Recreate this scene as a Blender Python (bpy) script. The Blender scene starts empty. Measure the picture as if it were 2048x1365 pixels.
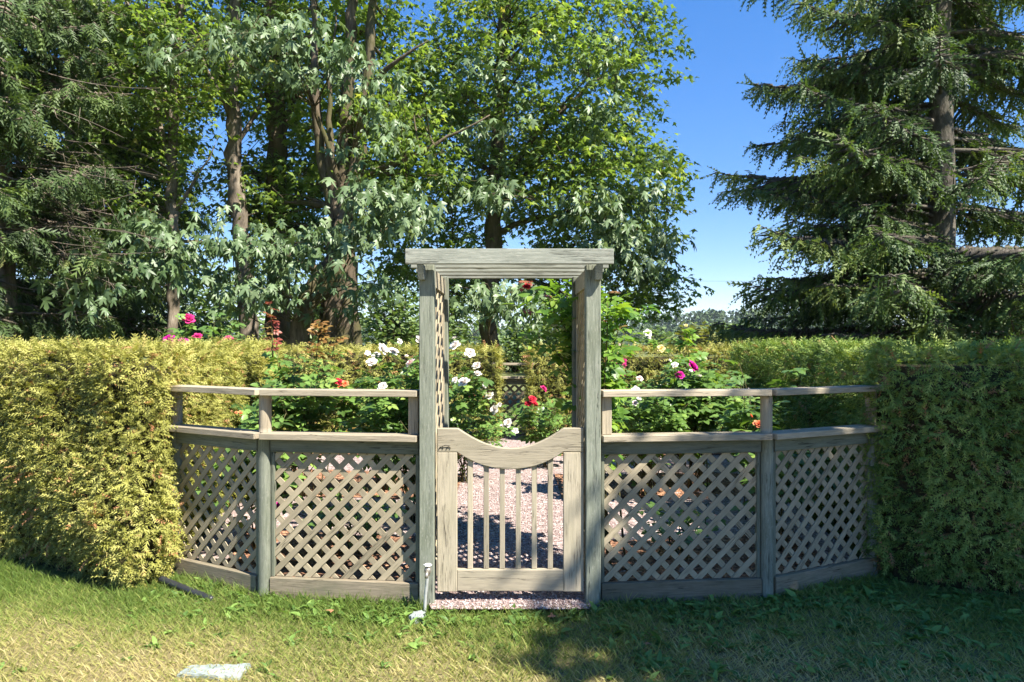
import bpy, bmesh, math, random
import numpy as np
from mathutils import Vector, Matrix

sc = bpy.context.scene
R = math.radians
rng = np.random.default_rng(7)

# ------------------------------------------------------------------ camera
EYE = 1.55
F_PX, HZ = 1365.33, 690.0
cd = bpy.data.cameras.new('camera'); cam = bpy.data.objects.new('camera', cd)
sc.collection.objects.link(cam); sc.camera = cam
cam.location = (0, 0, EYE); cam.rotation_euler = (R(90), 0, 0)
cd.lens = 24; cd.sensor_width = 36; cd.shift_y = 7.5 / 2048
cd.clip_start = .05; cd.clip_end = 9000

# ------------------------------------------------------------------ sky, sun, exposure
SUN_EL = 51.0
SUN_H = Vector((.78, -.626, 0)).normalized()          # horizontal direction towards the sun
w = bpy.data.worlds.new('World'); sc.world = w; w.use_nodes = True
wn = w.node_tree; bg = wn.nodes['Background']
sky = wn.nodes.new('ShaderNodeTexSky'); sky.sky_type = 'NISHITA'; sky.sun_disc = False
sky.sun_elevation = R(SUN_EL); sky.sun_rotation = math.atan2(SUN_H.x, SUN_H.y)
sky.altitude = 1800; sky.air_density = 1.0; sky.dust_density = .0; sky.ozone_density = 2.2
hs = wn.nodes.new('ShaderNodeHueSaturation'); hs.inputs['Saturation'].default_value = 1.78; hs.inputs['Hue'].default_value = .514
ga = wn.nodes.new('ShaderNodeGamma'); ga.inputs[1].default_value = .6
wn.links.new(sky.outputs[0], ga.inputs[0]); wn.links.new(ga.outputs[0], hs.inputs['Color']); wn.links.new(hs.outputs[0], bg.inputs[0])
bg.inputs[1].default_value = .15
sd = bpy.data.lights.new('sun', 'SUN'); so = bpy.data.objects.new('sun', sd); sc.collection.objects.link(so)
sd.energy = 5.0; sd.angle = R(.53); sd.color = (1, .94, .83)
sv = Vector((SUN_H.x * math.cos(R(SUN_EL)), SUN_H.y * math.cos(R(SUN_EL)), math.sin(R(SUN_EL))))
so.rotation_euler = sv.to_track_quat('Z', 'Y').to_euler(); so.location = sv * 40
vs = sc.view_settings
vs.view_transform = 'Standard'; vs.look = 'None'; vs.exposure = 1.58; vs.gamma = 1; vs.use_curve_mapping = False
sc.render.engine = 'CYCLES'
cy = sc.cycles
cy.max_bounces = 6; cy.diffuse_bounces = 3; cy.glossy_bounces = 2; cy.transmission_bounces = 4
cy.transparent_max_bounces = 4; cy.sample_clamp_indirect = 6; cy.caustics_reflective = False; cy.caustics_refractive = False

def P(x, y, Y):
    """point at distance Y that the photograph shows at pixel (x, y)"""
    return Vector(((x - 1024) / F_PX * Y, Y, EYE - (y - HZ) / F_PX * Y))
def G(x, y):
    """ground point under pixel (x, y)"""
    return P(x, y, EYE * F_PX / (y - HZ))

# ------------------------------------------------------------------ materials
def nodes(name):
    m = bpy.data.materials.new(name); m.use_nodes = True
    nt = m.node_tree
    return m, nt, nt.nodes['Principled BSDF'], nt.nodes['Material Output']
def nd(nt, t, **kw):
    n = nt.nodes.new(t)
    for k, v in kw.items():
        if k in n.inputs: n.inputs[k].default_value = v
        else: setattr(n, k, v)
    return n
def ramp(nt, stops, fac, interp='LINEAR'):
    r = nt.nodes.new('ShaderNodeValToRGB'); r.color_ramp.interpolation = interp
    e = r.color_ramp.elements
    while len(e) < len(stops): e.new(.5)
    for i, (p, c) in enumerate(stops):
        e[i].position = p; e[i].color = (*c, 1) if len(c) == 3 else c
    nt.links.new(fac, r.inputs[0]); return r
def mixc(nt, fac, a, b, mode='MIX'):
    n = nt.nodes.new('ShaderNodeMix'); n.data_type = 'RGBA'; n.blend_type = mode
    for s, i in ((fac, 0), (a, 6), (b, 7)):
        if hasattr(s, 'is_linked'): nt.links.new(s, n.inputs[i])
        else: n.inputs[i].default_value = s if i == 0 else (*s, 1)
    return n.outputs[2]
def bump(nt, bsdf, h, strength, dist):
    b = nt.nodes.new('ShaderNodeBump'); b.inputs['Strength'].default_value = strength; b.inputs['Distance'].default_value = dist
    nt.links.new(h, b.inputs['Height']); nt.links.new(b.outputs[0], bsdf.inputs['Normal'])

def wood(name, light, dark, algae, algae_amt=.35, worn=None, worn_amt=.0, rough=.85):
    """weathered timber; the grain runs along each board's own X"""
    m, nt, b, out = nodes(name)
    tc = nd(nt, 'ShaderNodeTexCoord'); oi = nd(nt, 'ShaderNodeObjectInfo')
    off = nd(nt, 'ShaderNodeVectorMath', operation='SCALE'); off.inputs[0].default_value = (13, 7, 5)
    nt.links.new(oi.outputs['Random'], off.inputs['Scale'])
    add = nd(nt, 'ShaderNodeVectorMath', operation='ADD')
    nt.links.new(tc.outputs['Object'], add.inputs[0]); nt.links.new(off.outputs[0], add.inputs[1])
    def mp(s):
        x = nd(nt, 'ShaderNodeMapping'); x.inputs['Scale'].default_value = s
        nt.links.new(add.outputs[0], x.inputs[0]); return x.outputs[0]
    def nz(v, scale, det=6, ro=.65, dis=0):
        n = nd(nt, 'ShaderNodeTexNoise', Scale=scale, Detail=det, Roughness=ro, Distortion=dis)
        nt.links.new(v, n.inputs['Vector']); return n.outputs['Fac']
    grain = nz(mp((1.6, 26, 26)), 4, 7, .7, .6)
    c = ramp(nt, [(.3, dark), (.62, light)], grain).outputs[0]
    big = nz(mp((1.5, 4, 4)), 2.2, 4)
    c = mixc(nt, ramp(nt, [(.45, (0, 0, 0)), (.7, (algae_amt,) * 3)], big).outputs[0], c, algae)
    if worn:
        sp = nz(mp((9, 40, 40)), 3.2, 4, .7)
        c = mixc(nt, ramp(nt, [(.56, (0, 0, 0)), (.63, (worn_amt,) * 3)], sp).outputs[0], c, worn)
    crack = nz(mp((1.1, 38, 38)), 2.0, 3, .5, 1.2)
    ck = ramp(nt, [(.47, (0, 0, 0)), (.495, (1, 1, 1)), (.505, (1, 1, 1)), (.53, (0, 0, 0))], crack).outputs[0]
    cm = nz(mp((1.3, 5, 5)), 3.1, 2)
    ckm = mixc(nt, 1.0, ck, ramp(nt, [(.52, (0, 0, 0)), (.64, (1, 1, 1))], cm).outputs[0], 'MULTIPLY')
    c = mixc(nt, ckm, c, tuple(x * .22 for x in dark))
    var = nd(nt, 'ShaderNodeMapRange'); var.inputs['To Min'].default_value = .78; var.inputs['To Max'].default_value = 1.14
    nt.links.new(oi.outputs['Random'], var.inputs['Value'])
    vm = nd(nt, 'ShaderNodeVectorMath', operation='SCALE'); nt.links.new(c, vm.inputs[0]); nt.links.new(var.outputs[0], vm.inputs['Scale'])
    nt.links.new(vm.outputs[0], b.inputs['Base Color'])
    b.inputs['Roughness'].default_value = rough; b.inputs['Specular IOR Level'].default_value = .25
    h = nd(nt, 'ShaderNodeMath', operation='SUBTRACT'); nt.links.new(grain, h.inputs[0]); nt.links.new(ckm, h.inputs[1])
    bump(nt, b, h.outputs[0], .55, .004)
    return m

def leafmat(name, stops, rough=.5, spec=.4, trans=.28, tcol=1.25, yellow=(1.15, 1.15, .5)):
    m, nt, b, out = nodes(name)
    at = nd(nt, 'ShaderNodeAttribute', attribute_name='rnd')
    c = ramp(nt, stops, at.outputs['Fac']).outputs[0]
    nt.links.new(c, b.inputs['Base Color']); b.inputs['Roughness'].default_value = rough
    b.inputs['Specular IOR Level'].default_value = spec
    if trans:
        t = nd(nt, 'ShaderNodeBsdfTranslucent')
        tc = mixc(nt, 1.0, c, tuple(tcol * k for k in yellow), 'MULTIPLY'); nt.links.new(tc, t.inputs[0])
        mx = nd(nt, 'ShaderNodeMixShader'); mx.inputs[0].default_value = trans
        nt.links.new(b.outputs[0], mx.inputs[1]); nt.links.new(t.outputs[0], mx.inputs[2]); nt.links.new(mx.outputs[0], out.inputs[0])
    return m

def rough_mat(name, stops, scale, rough=.9, bumps=.5, bdist=.02, stretch=(1, 1, 1), detail=7, spec=.2, second=None):
    m, nt, b, out = nodes(name)
    tc = nd(nt, 'ShaderNodeTexCoord'); mp = nd(nt, 'ShaderNodeMapping'); mp.inputs['Scale'].default_value = stretch
    nt.links.new(tc.outputs['Object'], mp.inputs[0])
    n = nd(nt, 'ShaderNodeTexNoise', Scale=scale, Detail=detail, Roughness=.68); nt.links.new(mp.outputs[0], n.inputs['Vector'])
    c = ramp(nt, stops, n.outputs['Fac']).outputs[0]
    if second:
        n2 = nd(nt, 'ShaderNodeTexNoise', Scale=second[0], Detail=4); nt.links.new(tc.outputs['Object'], n2.inputs['Vector'])
        c = mixc(nt, ramp(nt, [(second[1], (0, 0, 0)), (second[2], (second[3],) * 3)], n2.outputs['Fac']).outputs[0], c, second[4])
    nt.links.new(c, b.inputs['Base Color']); b.inputs['Roughness'].default_value = rough; b.inputs['Specular IOR Level'].default_value = spec
    bump(nt, b, n.outputs['Fac'], bumps, bdist)
    return m

def pebble_mat(name, stops, scale, rough=.8, bumps=.8, bdist=.01, second=None):
    m, nt, b, out = nodes(name)
    tc = nd(nt, 'ShaderNodeTexCoord')
    v = nd(nt, 'ShaderNodeTexVoronoi', Scale=scale); nt.links.new(tc.outputs['Object'], v.inputs['Vector'])
    sx = nd(nt, 'ShaderNodeSeparateColor'); nt.links.new(v.outputs['Color'], sx.inputs[0])
    c = ramp(nt, stops, sx.outputs[0]).outputs[0]
    edge = ramp(nt, [(.45, (1, 1, 1)), (.8, (.45, .42, .4))], v.outputs['Distance']).outputs[0]
    c = mixc(nt, 1.0, c, edge, 'MULTIPLY')
    if second:
        n2 = nd(nt, 'ShaderNodeTexNoise', Scale=second[0], Detail=5); nt.links.new(tc.outputs['Object'], n2.inputs['Vector'])
        c = mixc(nt, ramp(nt, [(second[1], (0, 0, 0)), (second[2], (second[3],) * 3)], n2.outputs['Fac']).outputs[0], c, second[4])
    nt.links.new(c, b.inputs['Base Color']); b.inputs['Roughness'].default_value = rough
    inv = nd(nt, 'ShaderNodeMath', operation='SUBTRACT'); inv.inputs[0].default_value = 1; nt.links.new(v.outputs['Distance'], inv.inputs[1])
    bump(nt, b, inv.outputs[0], bumps, bdist)
    return m

def plain(name, col, rough=.6, metal=0, spec=.4):
    m, nt, b, out = nodes(name)
    tc = nd(nt, 'ShaderNodeTexCoord'); n = nd(nt, 'ShaderNodeTexNoise', Scale=38, Detail=5); nt.links.new(tc.outputs['Object'], n.inputs['Vector'])
    c = ramp(nt, [(.3, tuple(x * .78 for x in col)), (.65, col)], n.outputs['Fac']).outputs[0]
    nt.links.new(c, b.inputs['Base Color'])
    b.inputs['Roughness'].default_value = rough; b.inputs['Metallic'].default_value = metal; b.inputs['Specular IOR Level'].default_value = spec
    return m

M = {}
M['post'] = wood('weathered_green_grey_timber', (.24, .255, .20), (.12, .135, .105), (.10, .115, .07), .5, (.29, .285, .24), .55)
M['beam'] = wood('weathered_beam_timber', (.285, .295, .25), (.15, .16, .135), (.14, .15, .125), .5, (.37, .35, .30), .4)
M['tan'] = wood('beige_stained_timber', (.40, .345, .25), (.285, .25, .185), (.235, .215, .135), .32)
M['lattice'] = wood('beige_lattice_timber', (.375, .315, .215), (.275, .235, .16), (.22, .195, .115), .3)
M['cap'] = wood('silvered_cap_timber', (.43, .365, .265), (.24, .205, .15), (.22, .205, .145), .4)
M['kick'] = wood('brown_kick_board_timber', (.26, .215, .15), (.14, .12, .085), (.105, .11, .065), .5)
M['apron'] = wood('green_apron_timber', (.185, .195, .145), (.11, .12, .09), (.095, .11, .065), .5)

# ------------------------------------------------------------------ object helpers
col = sc.collection
def tag(o, label=None, cat=None, group=None, kind=None):
    if label: o['label'] = label
    if cat: o['category'] = cat
    if group: o['group'] = group
    if kind: o['kind'] = kind
    return o
def thing(name, label, cat, loc=(0, 0, 0), group=None):
    o = bpy.data.objects.new(name, None); col.objects.link(o); o.location = loc; o.empty_display_size = .2
    return tag(o, label, cat, group)
def put(o, parent):
    col.objects.link(o)
    if parent is not None:
        o.parent = parent
        q = parent; chain = Matrix.Identity(4)
        w_ = world_of(parent); o.matrix_parent_inverse = w_.inverted()
    return o
WORLD = {}
def world_of(o):
    if o.name in WORLD: return WORLD[o.name]
    return Matrix.Translation(o.location) @ o.rotation_euler.to_matrix().to_4x4()
def mesh_obj(name, V, Fc, mat, parent=None, smooth=False, mw=None):
    me = bpy.data.meshes.new(name); me.from_pydata([tuple(v) for v in V], [], [tuple(f) for f in Fc]); me.update()
    me.materials.append(mat)
    if smooth: me.polygons.foreach_set('use_smooth', [True] * len(me.polygons))
    o = bpy.data.objects.new(name, me); put(o, parent)
    if mw is not None:
        o.matrix_basis = mw; WORLD[o.name] = mw.copy()
    else: WORLD[o.name] = Matrix.Identity(4)
    return o
def np_mesh(name, V, T, mat, parent=None, rnd=None, smooth=False, kind=None):
    V = np.ascontiguousarray(V, dtype=np.float32); T = np.ascontiguousarray(T, dtype=np.int32)
    me = bpy.data.meshes.new(name)
    me.vertices.add(len(V)); me.vertices.foreach_set('co', V.ravel())
    me.loops.add(T.size); me.loops.foreach_set('vertex_index', T.ravel())
    me.polygons.add(len(T)); me.polygons.foreach_set('loop_start', np.arange(0, T.size, 3, dtype=np.int32))
    if smooth: me.polygons.foreach_set('use_smooth', np.ones(len(T), dtype=bool))
    me.update(calc_edges=True)
    if rnd is not None:
        a = me.attributes.new('rnd', 'FLOAT', 'POINT'); a.data.foreach_set('value', np.ascontiguousarray(rnd, dtype=np.float32))
    me.materials.append(mat)
    o = bpy.data.objects.new(name, me); put(o, parent); WORLD[o.name] = Matrix.Identity(4)
    if kind: o['kind'] = kind
    return o

def frames(t, n):
    """rotation matrices whose Y is t and whose Z is close to n"""
    t = t / np.linalg.norm(t, axis=1, keepdims=True)
    z = n - (n * t).sum(1, keepdims=True) * t
    l = np.linalg.norm(z, axis=1, keepdims=True); bad = l[:, 0] < 1e-4
    if bad.any():
        alt = np.cross(t[bad], np.array([1., .3, .2])); z[bad] = alt; l = np.linalg.norm(z, axis=1, keepdims=True)
    z = z / l; x = np.cross(t, z)
    return np.stack([x, t, z], axis=2)
def scatter(TV, TF, pos, Rm, s):
    s = np.asarray(s)
    if s.ndim == 1: s = np.repeat(s[:, None], 3, 1)
    A = Rm * s[:, None, :]
    V = np.einsum('nij,mj->nmi', A, TV) + pos[:, None, :]
    n, m = len(pos), len(TV)
    T = TF[None] + (np.arange(n) * m)[:, None, None]
    return V.reshape(-1, 3), T.reshape(-1, 3)
def bezier(a, b, c, n):
    t = np.linspace(0, 1, n)[:, None]
    return (1 - t) ** 2 * a + 2 * t * (1 - t) * b + t * t * c
def tube(pts, rad, n=6, cap=True):
    pts = np.asarray(pts, float); k = len(pts)
    rad = np.broadcast_to(np.asarray(rad, float), (k,))
    tg = np.gradient(pts, axis=0); tg /= np.linalg.norm(tg, axis=1, keepdims=True) + 1e-9
    ref = np.array([0, 0, 1.]) if abs(tg[:, 2]).mean() < .75 else np.array([1., 0, 0])
    u = np.cross(tg, ref); u /= np.linalg.norm(u, axis=1, keepdims=True) + 1e-9
    v = np.cross(tg, u)
    a = np.linspace(0, 2 * np.pi, n, endpoint=False)
    V = pts[:, None] + rad[:, None, None] * (np.cos(a)[None, :, None] * u[:, None] + np.sin(a)[None, :, None] * v[:, None])
    V = V.reshape(-1, 3); T = []
    i = np.arange(n); j = (i + 1) % n
    for q in range(k - 1):
        A, B = q * n + i, q * n + j; C, D = A + n, B + n
        T.append(np.stack([A, B, D], 1)); T.append(np.stack([A, D, C], 1))
    if cap:
        V = np.vstack([V, pts[:1], pts[-1:]]); c0, c1 = k * n, k * n + 1
        T.append(np.stack([np.full(n, c0), j, i], 1)); T.append(np.stack([np.full(n, c1), (k - 1) * n + i, (k - 1) * n + j], 1))
    return V, np.vstack(T)
class Acc:
    def __init__(s): s.V = []; s.T = []; s.n = 0; s.r = []
    def add(s, V, T, r=0.):
        s.V.append(V); s.T.append(np.asarray(T) + s.n); s.n += len(V); s.r.append(np.broadcast_to(np.asarray(r, float), (len(V),)))
    def build(s, name, mat, parent=None, smooth=False, kind=None, rnd=False):
        return np_mesh(name, np.vstack(s.V), np.vstack(s.T), mat, parent, np.concatenate(s.r) if rnd else None, smooth, kind)

BOX_CACHE = {}
def board(name, p0, p1, width, thick, up, mat, parent, bevel=.003):
    """a timber from p0 to p1: local X runs along it, local Z is close to `up` (thickness along Z, width along Y)"""
    p0, p1, up = Vector(p0), Vector(p1), Vector(up)
    x = (p1 - p0); L = x.length; x.normalize(); z = (up - up.dot(x) * x).normalized(); y = z.cross(x)
    key = (round(L, 4), round(width, 4), round(thick, 4), bevel, mat.name)
    if key not in BOX_CACHE:
        bm = bmesh.new(); bmesh.ops.create_cube(bm, size=1)
        for v in bm.verts: v.co = Vector((v.co.x * L, v.co.y * width, v.co.z * thick))
        if bevel: bmesh.ops.bevel(bm, geom=bm.edges[:], offset=bevel, segments=1, affect='EDGES')
        me = bpy.data.meshes.new(name); bm.to_mesh(me); bm.free(); me.materials.append(mat); BOX_CACHE[key] = me
    o = bpy.data.objects.new(name, BOX_CACHE[key])
    put(o, parent)
    mw = Matrix((x, y, z)).transposed().to_4x4(); mw.translation = (p0 + p1) / 2
    o.matrix_basis = mw; WORLD[o.name] = mw
    return o
def prism(name, poly, thick, mw, mat, parent, bevel=0):
    """polygon in local XY, thickness along local Z (centred)"""
    bm = bmesh.new(); vs_ = [bm.verts.new((x, y, -thick / 2)) for x, y in poly]
    f = bm.faces.new(vs_); ext = bmesh.ops.extrude_face_region(bm, geom=[f])
    for v in ext['geom']:
        if isinstance(v, bmesh.types.BMVert): v.co.z += thick
    bmesh.ops.recalc_face_normals(bm, faces=bm.faces[:])
    if bevel: bmesh.ops.bevel(bm, geom=[e for e in bm.edges if abs(e.verts[0].co.z - e.verts[1].co.z) < 1e-6], offset=bevel, segments=1, affect='EDGES')
    me = bpy.data.meshes.new(name); bm.to_mesh(me); bm.free(); me.materials.append(mat)
    o = bpy.data.objects.new(name, me); put(o, parent); o.matrix_basis = mw; WORLD[o.name] = mw.copy()
    return o
def clip_poly(poly, x0, x1, y0, y1):
    def cut(pl, f, inter):
        out = []
        for i in range(len(pl)):
            a, b = pl[i - 1], pl[i]
            fa, fb = f(a), f(b)
            if fa >= 0 and fb >= 0: out.append(b)
            elif fa >= 0 or fb >= 0:
                t = fa / (fa - fb); q = (a[0] + (b[0] - a[0]) * t, a[1] + (b[1] - a[1]) * t)
                out.append(q)
                if fb >= 0: out.append(b)
        return out
    for f in (lambda p: p[0] - x0, lambda p: x1 - p[0], lambda p: p[1] - y0, lambda p: y1 - p[1]):
        poly = cut(poly, f, None)
        if len(poly) < 3: return None
    return poly
def lattice(panel, mw, W, H, mat, pitch=.0835, sw=.035, th=.007, phase=.0):
    """crossed slats filling a W x H rectangle in mw's XY plane; every slat is a child of the panel"""
    c = math.sqrt(.5)
    for layer, sgn in ((1, 1), (-1, -1)):
        d = Vector((c, c * sgn)); nrm = Vector((-c * sgn, c))
        proj = [nrm.dot(Vector(p)) for p in ((0, 0), (W, 0), (0, H), (W, H))]
        k = math.floor(min(proj) / pitch) + phase
        while k * pitch < max(proj):
            o = nrm * (k * pitch + random.uniform(-.0022, .0022))
            rect = [o + d * s - nrm * sw / 2 * q for s, q in ((-4, 1), (4, 1), (4, -1), (-4, -1))]
            pl = clip_poly([(p.x, p.y) for p in rect], 0, W, 0, H)
            k += 1
            if not pl: continue
            # local frame: X along the slat
            loc = [(Vector(p).dot(d), Vector(p).dot(nrm)) for p in pl]
            cx = (min(p[0] for p in loc) + max(p[0] for p in loc)) / 2; cyy = (min(p[1] for p in loc) + max(p[1] for p in loc)) / 2
            if max(p[0] for p in loc) - min(p[0] for p in loc) < .03: continue
            lm = Matrix(((d.x, nrm.x, 0), (d.y, nrm.y, 0), (0, 0, 1))).to_4x4()
            ctr = d * cx + nrm * cyy; lm.translation = (ctr.x, ctr.y, layer * (th / 2 + .0004) + random.uniform(-.0006, .0006))
            prism('lattice_slat', [(p[0] - cx, p[1] - cyy) for p in loc], th, mw @ lm, mat, panel)

# noise on numpy arrays ------------------------------------------------------
def sines(seed, n=14, fmin=.6, fmax=6.):
    g = np.random.default_rng(seed); f = g.uniform(fmin, fmax, n); a = g.uniform(0, 2 * np.pi, n); ph = g.uniform(0, 6.28, n)
    def fn(x, y):
        s = 0
        for i in range(n): s = s + np.sin(f[i] * (x * np.cos(a[i]) + y * np.sin(a[i])) + ph[i]) / f[i] ** .5
        return s / (n ** .5)
    return fn
def unit(v): return v / (np.linalg.norm(v, axis=-1, keepdims=True) + 1e-9)

# ------------------------------------------------------------------ GROUND
ring_out = [(-.47, 3.99), (.45, 3.99), (.5, 4.15), (1.585, 4.25), (2.45, 4.66), (3.3, 10.4), (3.4, 11.9), (-3.6, 11.9), (-3.4, 9.6), (-2.30, 4.68), (-1.545, 4.27), (-.52, 4.15)]
def inside(poly, x, y):
    r = np.zeros(x.shape, bool); n = len(poly)
    for i in range(n):
        (x1, y1), (x2, y2) = poly[i - 1], poly[i]
        c = ((y1 > y) != (y2 > y)) & (x < (x2 - x1) * (y - y1) / (y2 - y1 + 1e-12) + x1)
        r ^= c
    return r
nA, nB = sines(1, 16, 1.2, 9), sines(2, 12, .5, 3)
def dryness(x, y):
    d = .37 + .22 * nA(x, y) + .20 * nB(x, y) + .42 * (3.72 - y)
    for px, py, r, a in ((60, 1275, .38, .5), (0, 1220, .3, .3), (430, 1290, .35, .22), (900, 1300, .3, .18), (1500, 1330, .3, .25), (1350, 1270, .16, .25), (250, 1340, .4, .3)):
        g = G(px, py); d = d + a * np.exp(-((x - g.x) ** 2 + (y - g.y) ** 2) / r ** 2)
    return np.clip(d, 0, 1)
m, nt, b, out = nodes('lawn_soil'); at = nd(nt, 'ShaderNodeAttribute', attribute_name='rnd')
tc = nd(nt, 'ShaderNodeTexCoord'); nz = nd(nt, 'ShaderNodeTexNoise', Scale=55, Detail=6, Roughness=.7); nt.links.new(tc.outputs['Object'], nz.inputs['Vector'])
ca = ramp(nt, [(.3, (.06, .07, .022)), (.65, (.15, .17, .05))], nz.outputs['Fac']).outputs[0]
cb = ramp(nt, [(.3, (.12, .095, .045)), (.65, (.32, .26, .13))], nz.outputs['Fac']).outputs[0]
nt.links.new(mixc(nt, at.outputs['Fac'], ca, cb), b.inputs['Base Color']); b.inputs['Roughness'].default_value = 1; b.inputs['Specular IOR Level'].default_value = .1
bump(nt, b, nz.outputs['Fac'], .8, .02); M['lawn'] = m
M['field'] = rough_mat('far_grass', [(.3, (.06, .085, .025)), (.7, (.16, .17, .06))], .12, second=(.02, .4, .7, .6, (.22, .2, .09)))
def grid(x0, x1, y0, y1, st, hf):
    xs = np.arange(x0, x1 + st / 2, st); ys = np.arange(y0, y1 + st / 2, st)
    X, Y = np.meshgrid(xs, ys); V = np.stack([X, Y, hf(X, Y)], -1).reshape(-1, 3)
    nx, ny = len(xs), len(ys); i = (np.arange(ny - 1)[:, None] * nx + np.arange(nx - 1)[None]).ravel()
    T = np.vstack([np.stack([i, i + 1, i + nx + 1], 1), np.stack([i, i + nx + 1, i + nx], 1)])
    return V, T
g = mesh_obj('ground', [(-4000, -4000, -.06), (4000, -4000, -.06), (4000, 5000, -.06), (-4000, 5000, -.06)], [(0, 1, 2, 3)], M['field']); tag(g, kind='structure')
lawn_h = lambda x, y: -.022 + .012 * nA(x * .5, y * .5)
V, T = grid(-9, 9, -4, 13, .16, lawn_h)
o = np_mesh('lawn', V, T, M['lawn'], rnd=dryness(V[:, 0], V[:, 1]), smooth=True); tag(o, kind='structure')

# garden floor: exposed aggregate paving with bark beds
M['gravel'] = pebble_mat('pink_pea_gravel', [(0, (.18, .12, .11)), (.3, (.27, .195, .18)), (.6, (.37, .275, .255)), (.85, (.48, .40, .375)), (1, (.62, .585, .55))], 62, second=(3, .5, .8, .35, (.33, .27, .25)))
M['mulch'] = pebble_mat('red_bark_mulch', [(0, (.10, .045, .025)), (.4, (.27, .125, .065)), (.75, (.40, .20, .11)), (1, (.50, .30, .18))], 38, .95, 1, .02, second=(6, .5, .75, .6, (.11, .065, .04)))
o = mesh_obj('garden_path', [(x, y, .006) for x, y in ring_out], [list(range(len(ring_out)))], M['gravel']); tag(o, kind='structure')
beds = [[(-2.0, 4.5), (-1.45, 4.32), (-.62, 4.24), (-.62, 5.45), (-2.25, 5.75)], [(.62, 4.24), (1.5, 4.32), (2.2, 4.62), (2.35, 5.6), (.62, 5.35)],
        [(-2.75, 6.95), (-.52, 6.75), (-.52, 8.15), (-2.95, 8.5)], [(.5, 6.75), (2.55, 6.85), (2.7, 8.2), (.5, 8.1)],
        [(-3.2, 9.5), (-.5, 9.4), (-.5, 10.9), (-3.3, 10.9)], [(.5, 9.4), (3.0, 9.5), (3.1, 10.9), (.5, 10.9)]]
for bp in beds:
    xs = [p[0] for p in bp]; ys = [p[1] for p in bp]
    V, T = grid(min(xs), max(xs), min(ys), max(ys), .07, lambda x, y: .02 + .014 * nA(x * 3, y * 3) + rng.normal(0, .006, x.shape))
    ok = inside(bp, V[:, 0], V[:, 1]); T = T[ok[T].all(1)]
    o = np_mesh('bark_bed', V, T, M['mulch']); tag(o, kind='structure')

# ------------------------------------------------------------------ ARBOR
CX = -.012                                         # the opening's centre line
def timber_post(name, x, y, z0, z1, s, mat, parent, front=True):
    return board(name, (x, y, z0), (x, y, z1), s, s, (0, -1, 0), mat, parent, .004)
arbor = thing('garden_arbor', 'weathered grey-green timber arbor of four posts and five rafters over the gate', 'arbor', (CX, 4.4, 0))
PW = .089
FY, RY = 4.075 + PW / 2, 4.80 + PW / 2
PXF, PXR = .498, .484
for sx in (-1, 1):
    timber_post('post', CX + sx * PXF, FY, -.1, 2.03, PW, M['post'], arbor)
    timber_post('post', CX + sx * PXR, RY, -.1, 2.03, PW, M['post'], arbor)
for k, y in enumerate((4.0, 4.22, 4.44, 4.66, 4.875)):
    z0 = 2.022
    board('rafter', (CX - .612, y, z0 + .0445), (CX + .606, y, z0 + .0445), .089, .038, (0, -1, 0), M['beam'], arbor)
for sx in (-1, 1):                                # side beams with slanted ends
    xb = CX + sx * .524
    prism('side_beam', [(3.985, 2.02), (4.93, 2.02), (4.89, 1.935), (4.025, 1.935)], .04,
          Matrix(((0, 0, 1, xb), (1, 0, 0, 0), (0, 1, 0, 0), (0, 0, 0, 1))), M['beam'], arbor, .003)
for sx in (-1, 1):                                # lattice side panels between front and rear post
    xi = CX + sx * .468
    y0, y1 = FY + PW / 2 + .003, RY - PW / 2 - .003
    board('side_rail', (CX + sx * .475, y0, 1.955), (CX + sx * .475, y1, 1.955), .11, .036, (-sx, 0, 0), M['tan'], arbor)
    board('side_rail', (CX + sx * .475, y0, .16), (CX + sx * .475, y1, .16), .11, .036, (-sx, 0, 0), M['tan'], arbor)
    pan = board('lattice_panel', (CX + sx * .475, y0 + .012, .22), (CX + sx * .475, y0 + .012, 1.895), .022, .026, (-sx, 0, 0), M['tan'], arbor)
    board('edge_strip', (CX + sx * .475, y1 - .012, .22), (CX + sx * .475, y1 - .012, 1.895), .022, .026, (-sx, 0, 0), M['tan'], pan)
    mw = Matrix(((0, 0, 1, CX + sx * .475), (1, 0, 0, y0 + .025), (0, 1, 0, .22), (0, 0, 0, 1)))
    lattice(pan, mw, y1 - y0 - .05, 1.675, M['lattice'])

# ------------------------------------------------------------------ GATE
gate = thing('garden_gate', 'beige wooden picket gate with scooped top rail hung between the arbor posts', 'gate', (CX, 4.12, 0))
GY = 4.10
def gp(x, y): q = P(x, y, GY); return (q.x, q.z)
GMW = Matrix(((1, 0, 0, 0), (0, 0, -1, GY + .019), (0, 1, 0, 0), (0, 0, 0, 1)))     # local XY -> world XZ, local Z -> towards the camera
def gprism(name, poly, thick, yoff, bevel=.003, mat=None):
    xs = [p[0] for p in poly]; zs = [p[1] for p in poly]; cx, cz = (min(xs) + max(xs)) / 2, (min(zs) + max(zs)) / 2
    vert = (max(zs) - min(zs)) > (max(xs) - min(xs))
    if vert:   # local X up so that the grain runs along the piece
        mw = Matrix(((0, 1, 0, cx), (0, 0, 1, GY + yoff), (1, 0, 0, cz), (0, 0, 0, 1)))
        return prism(name, [(z - cz, x - cx) for x, z in poly], thick, mw, mat or M['tan'], gate, bevel)
    mw = Matrix(((1, 0, 0, cx), (0, 0, -1, GY + yoff), (0, 1, 0, cz), (0, 0, 0, 1)))
    return prism(name, [(x - cx, z - cz) for x, z in poly], thick, mw, mat or M['tan'], gate, bevel)
top = [gp(874.5, 857), gp(916, 857.5)]
for k in range(1, 16):
    t = k / 16; x = 916 + (1127 - 916) * t
    y = 857.5 + 40 * (1 - abs(2 * t - 1) ** 2.1) * (.86 + .14 * math.sin(math.pi * t))
    top.append(gp(x, y))
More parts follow.
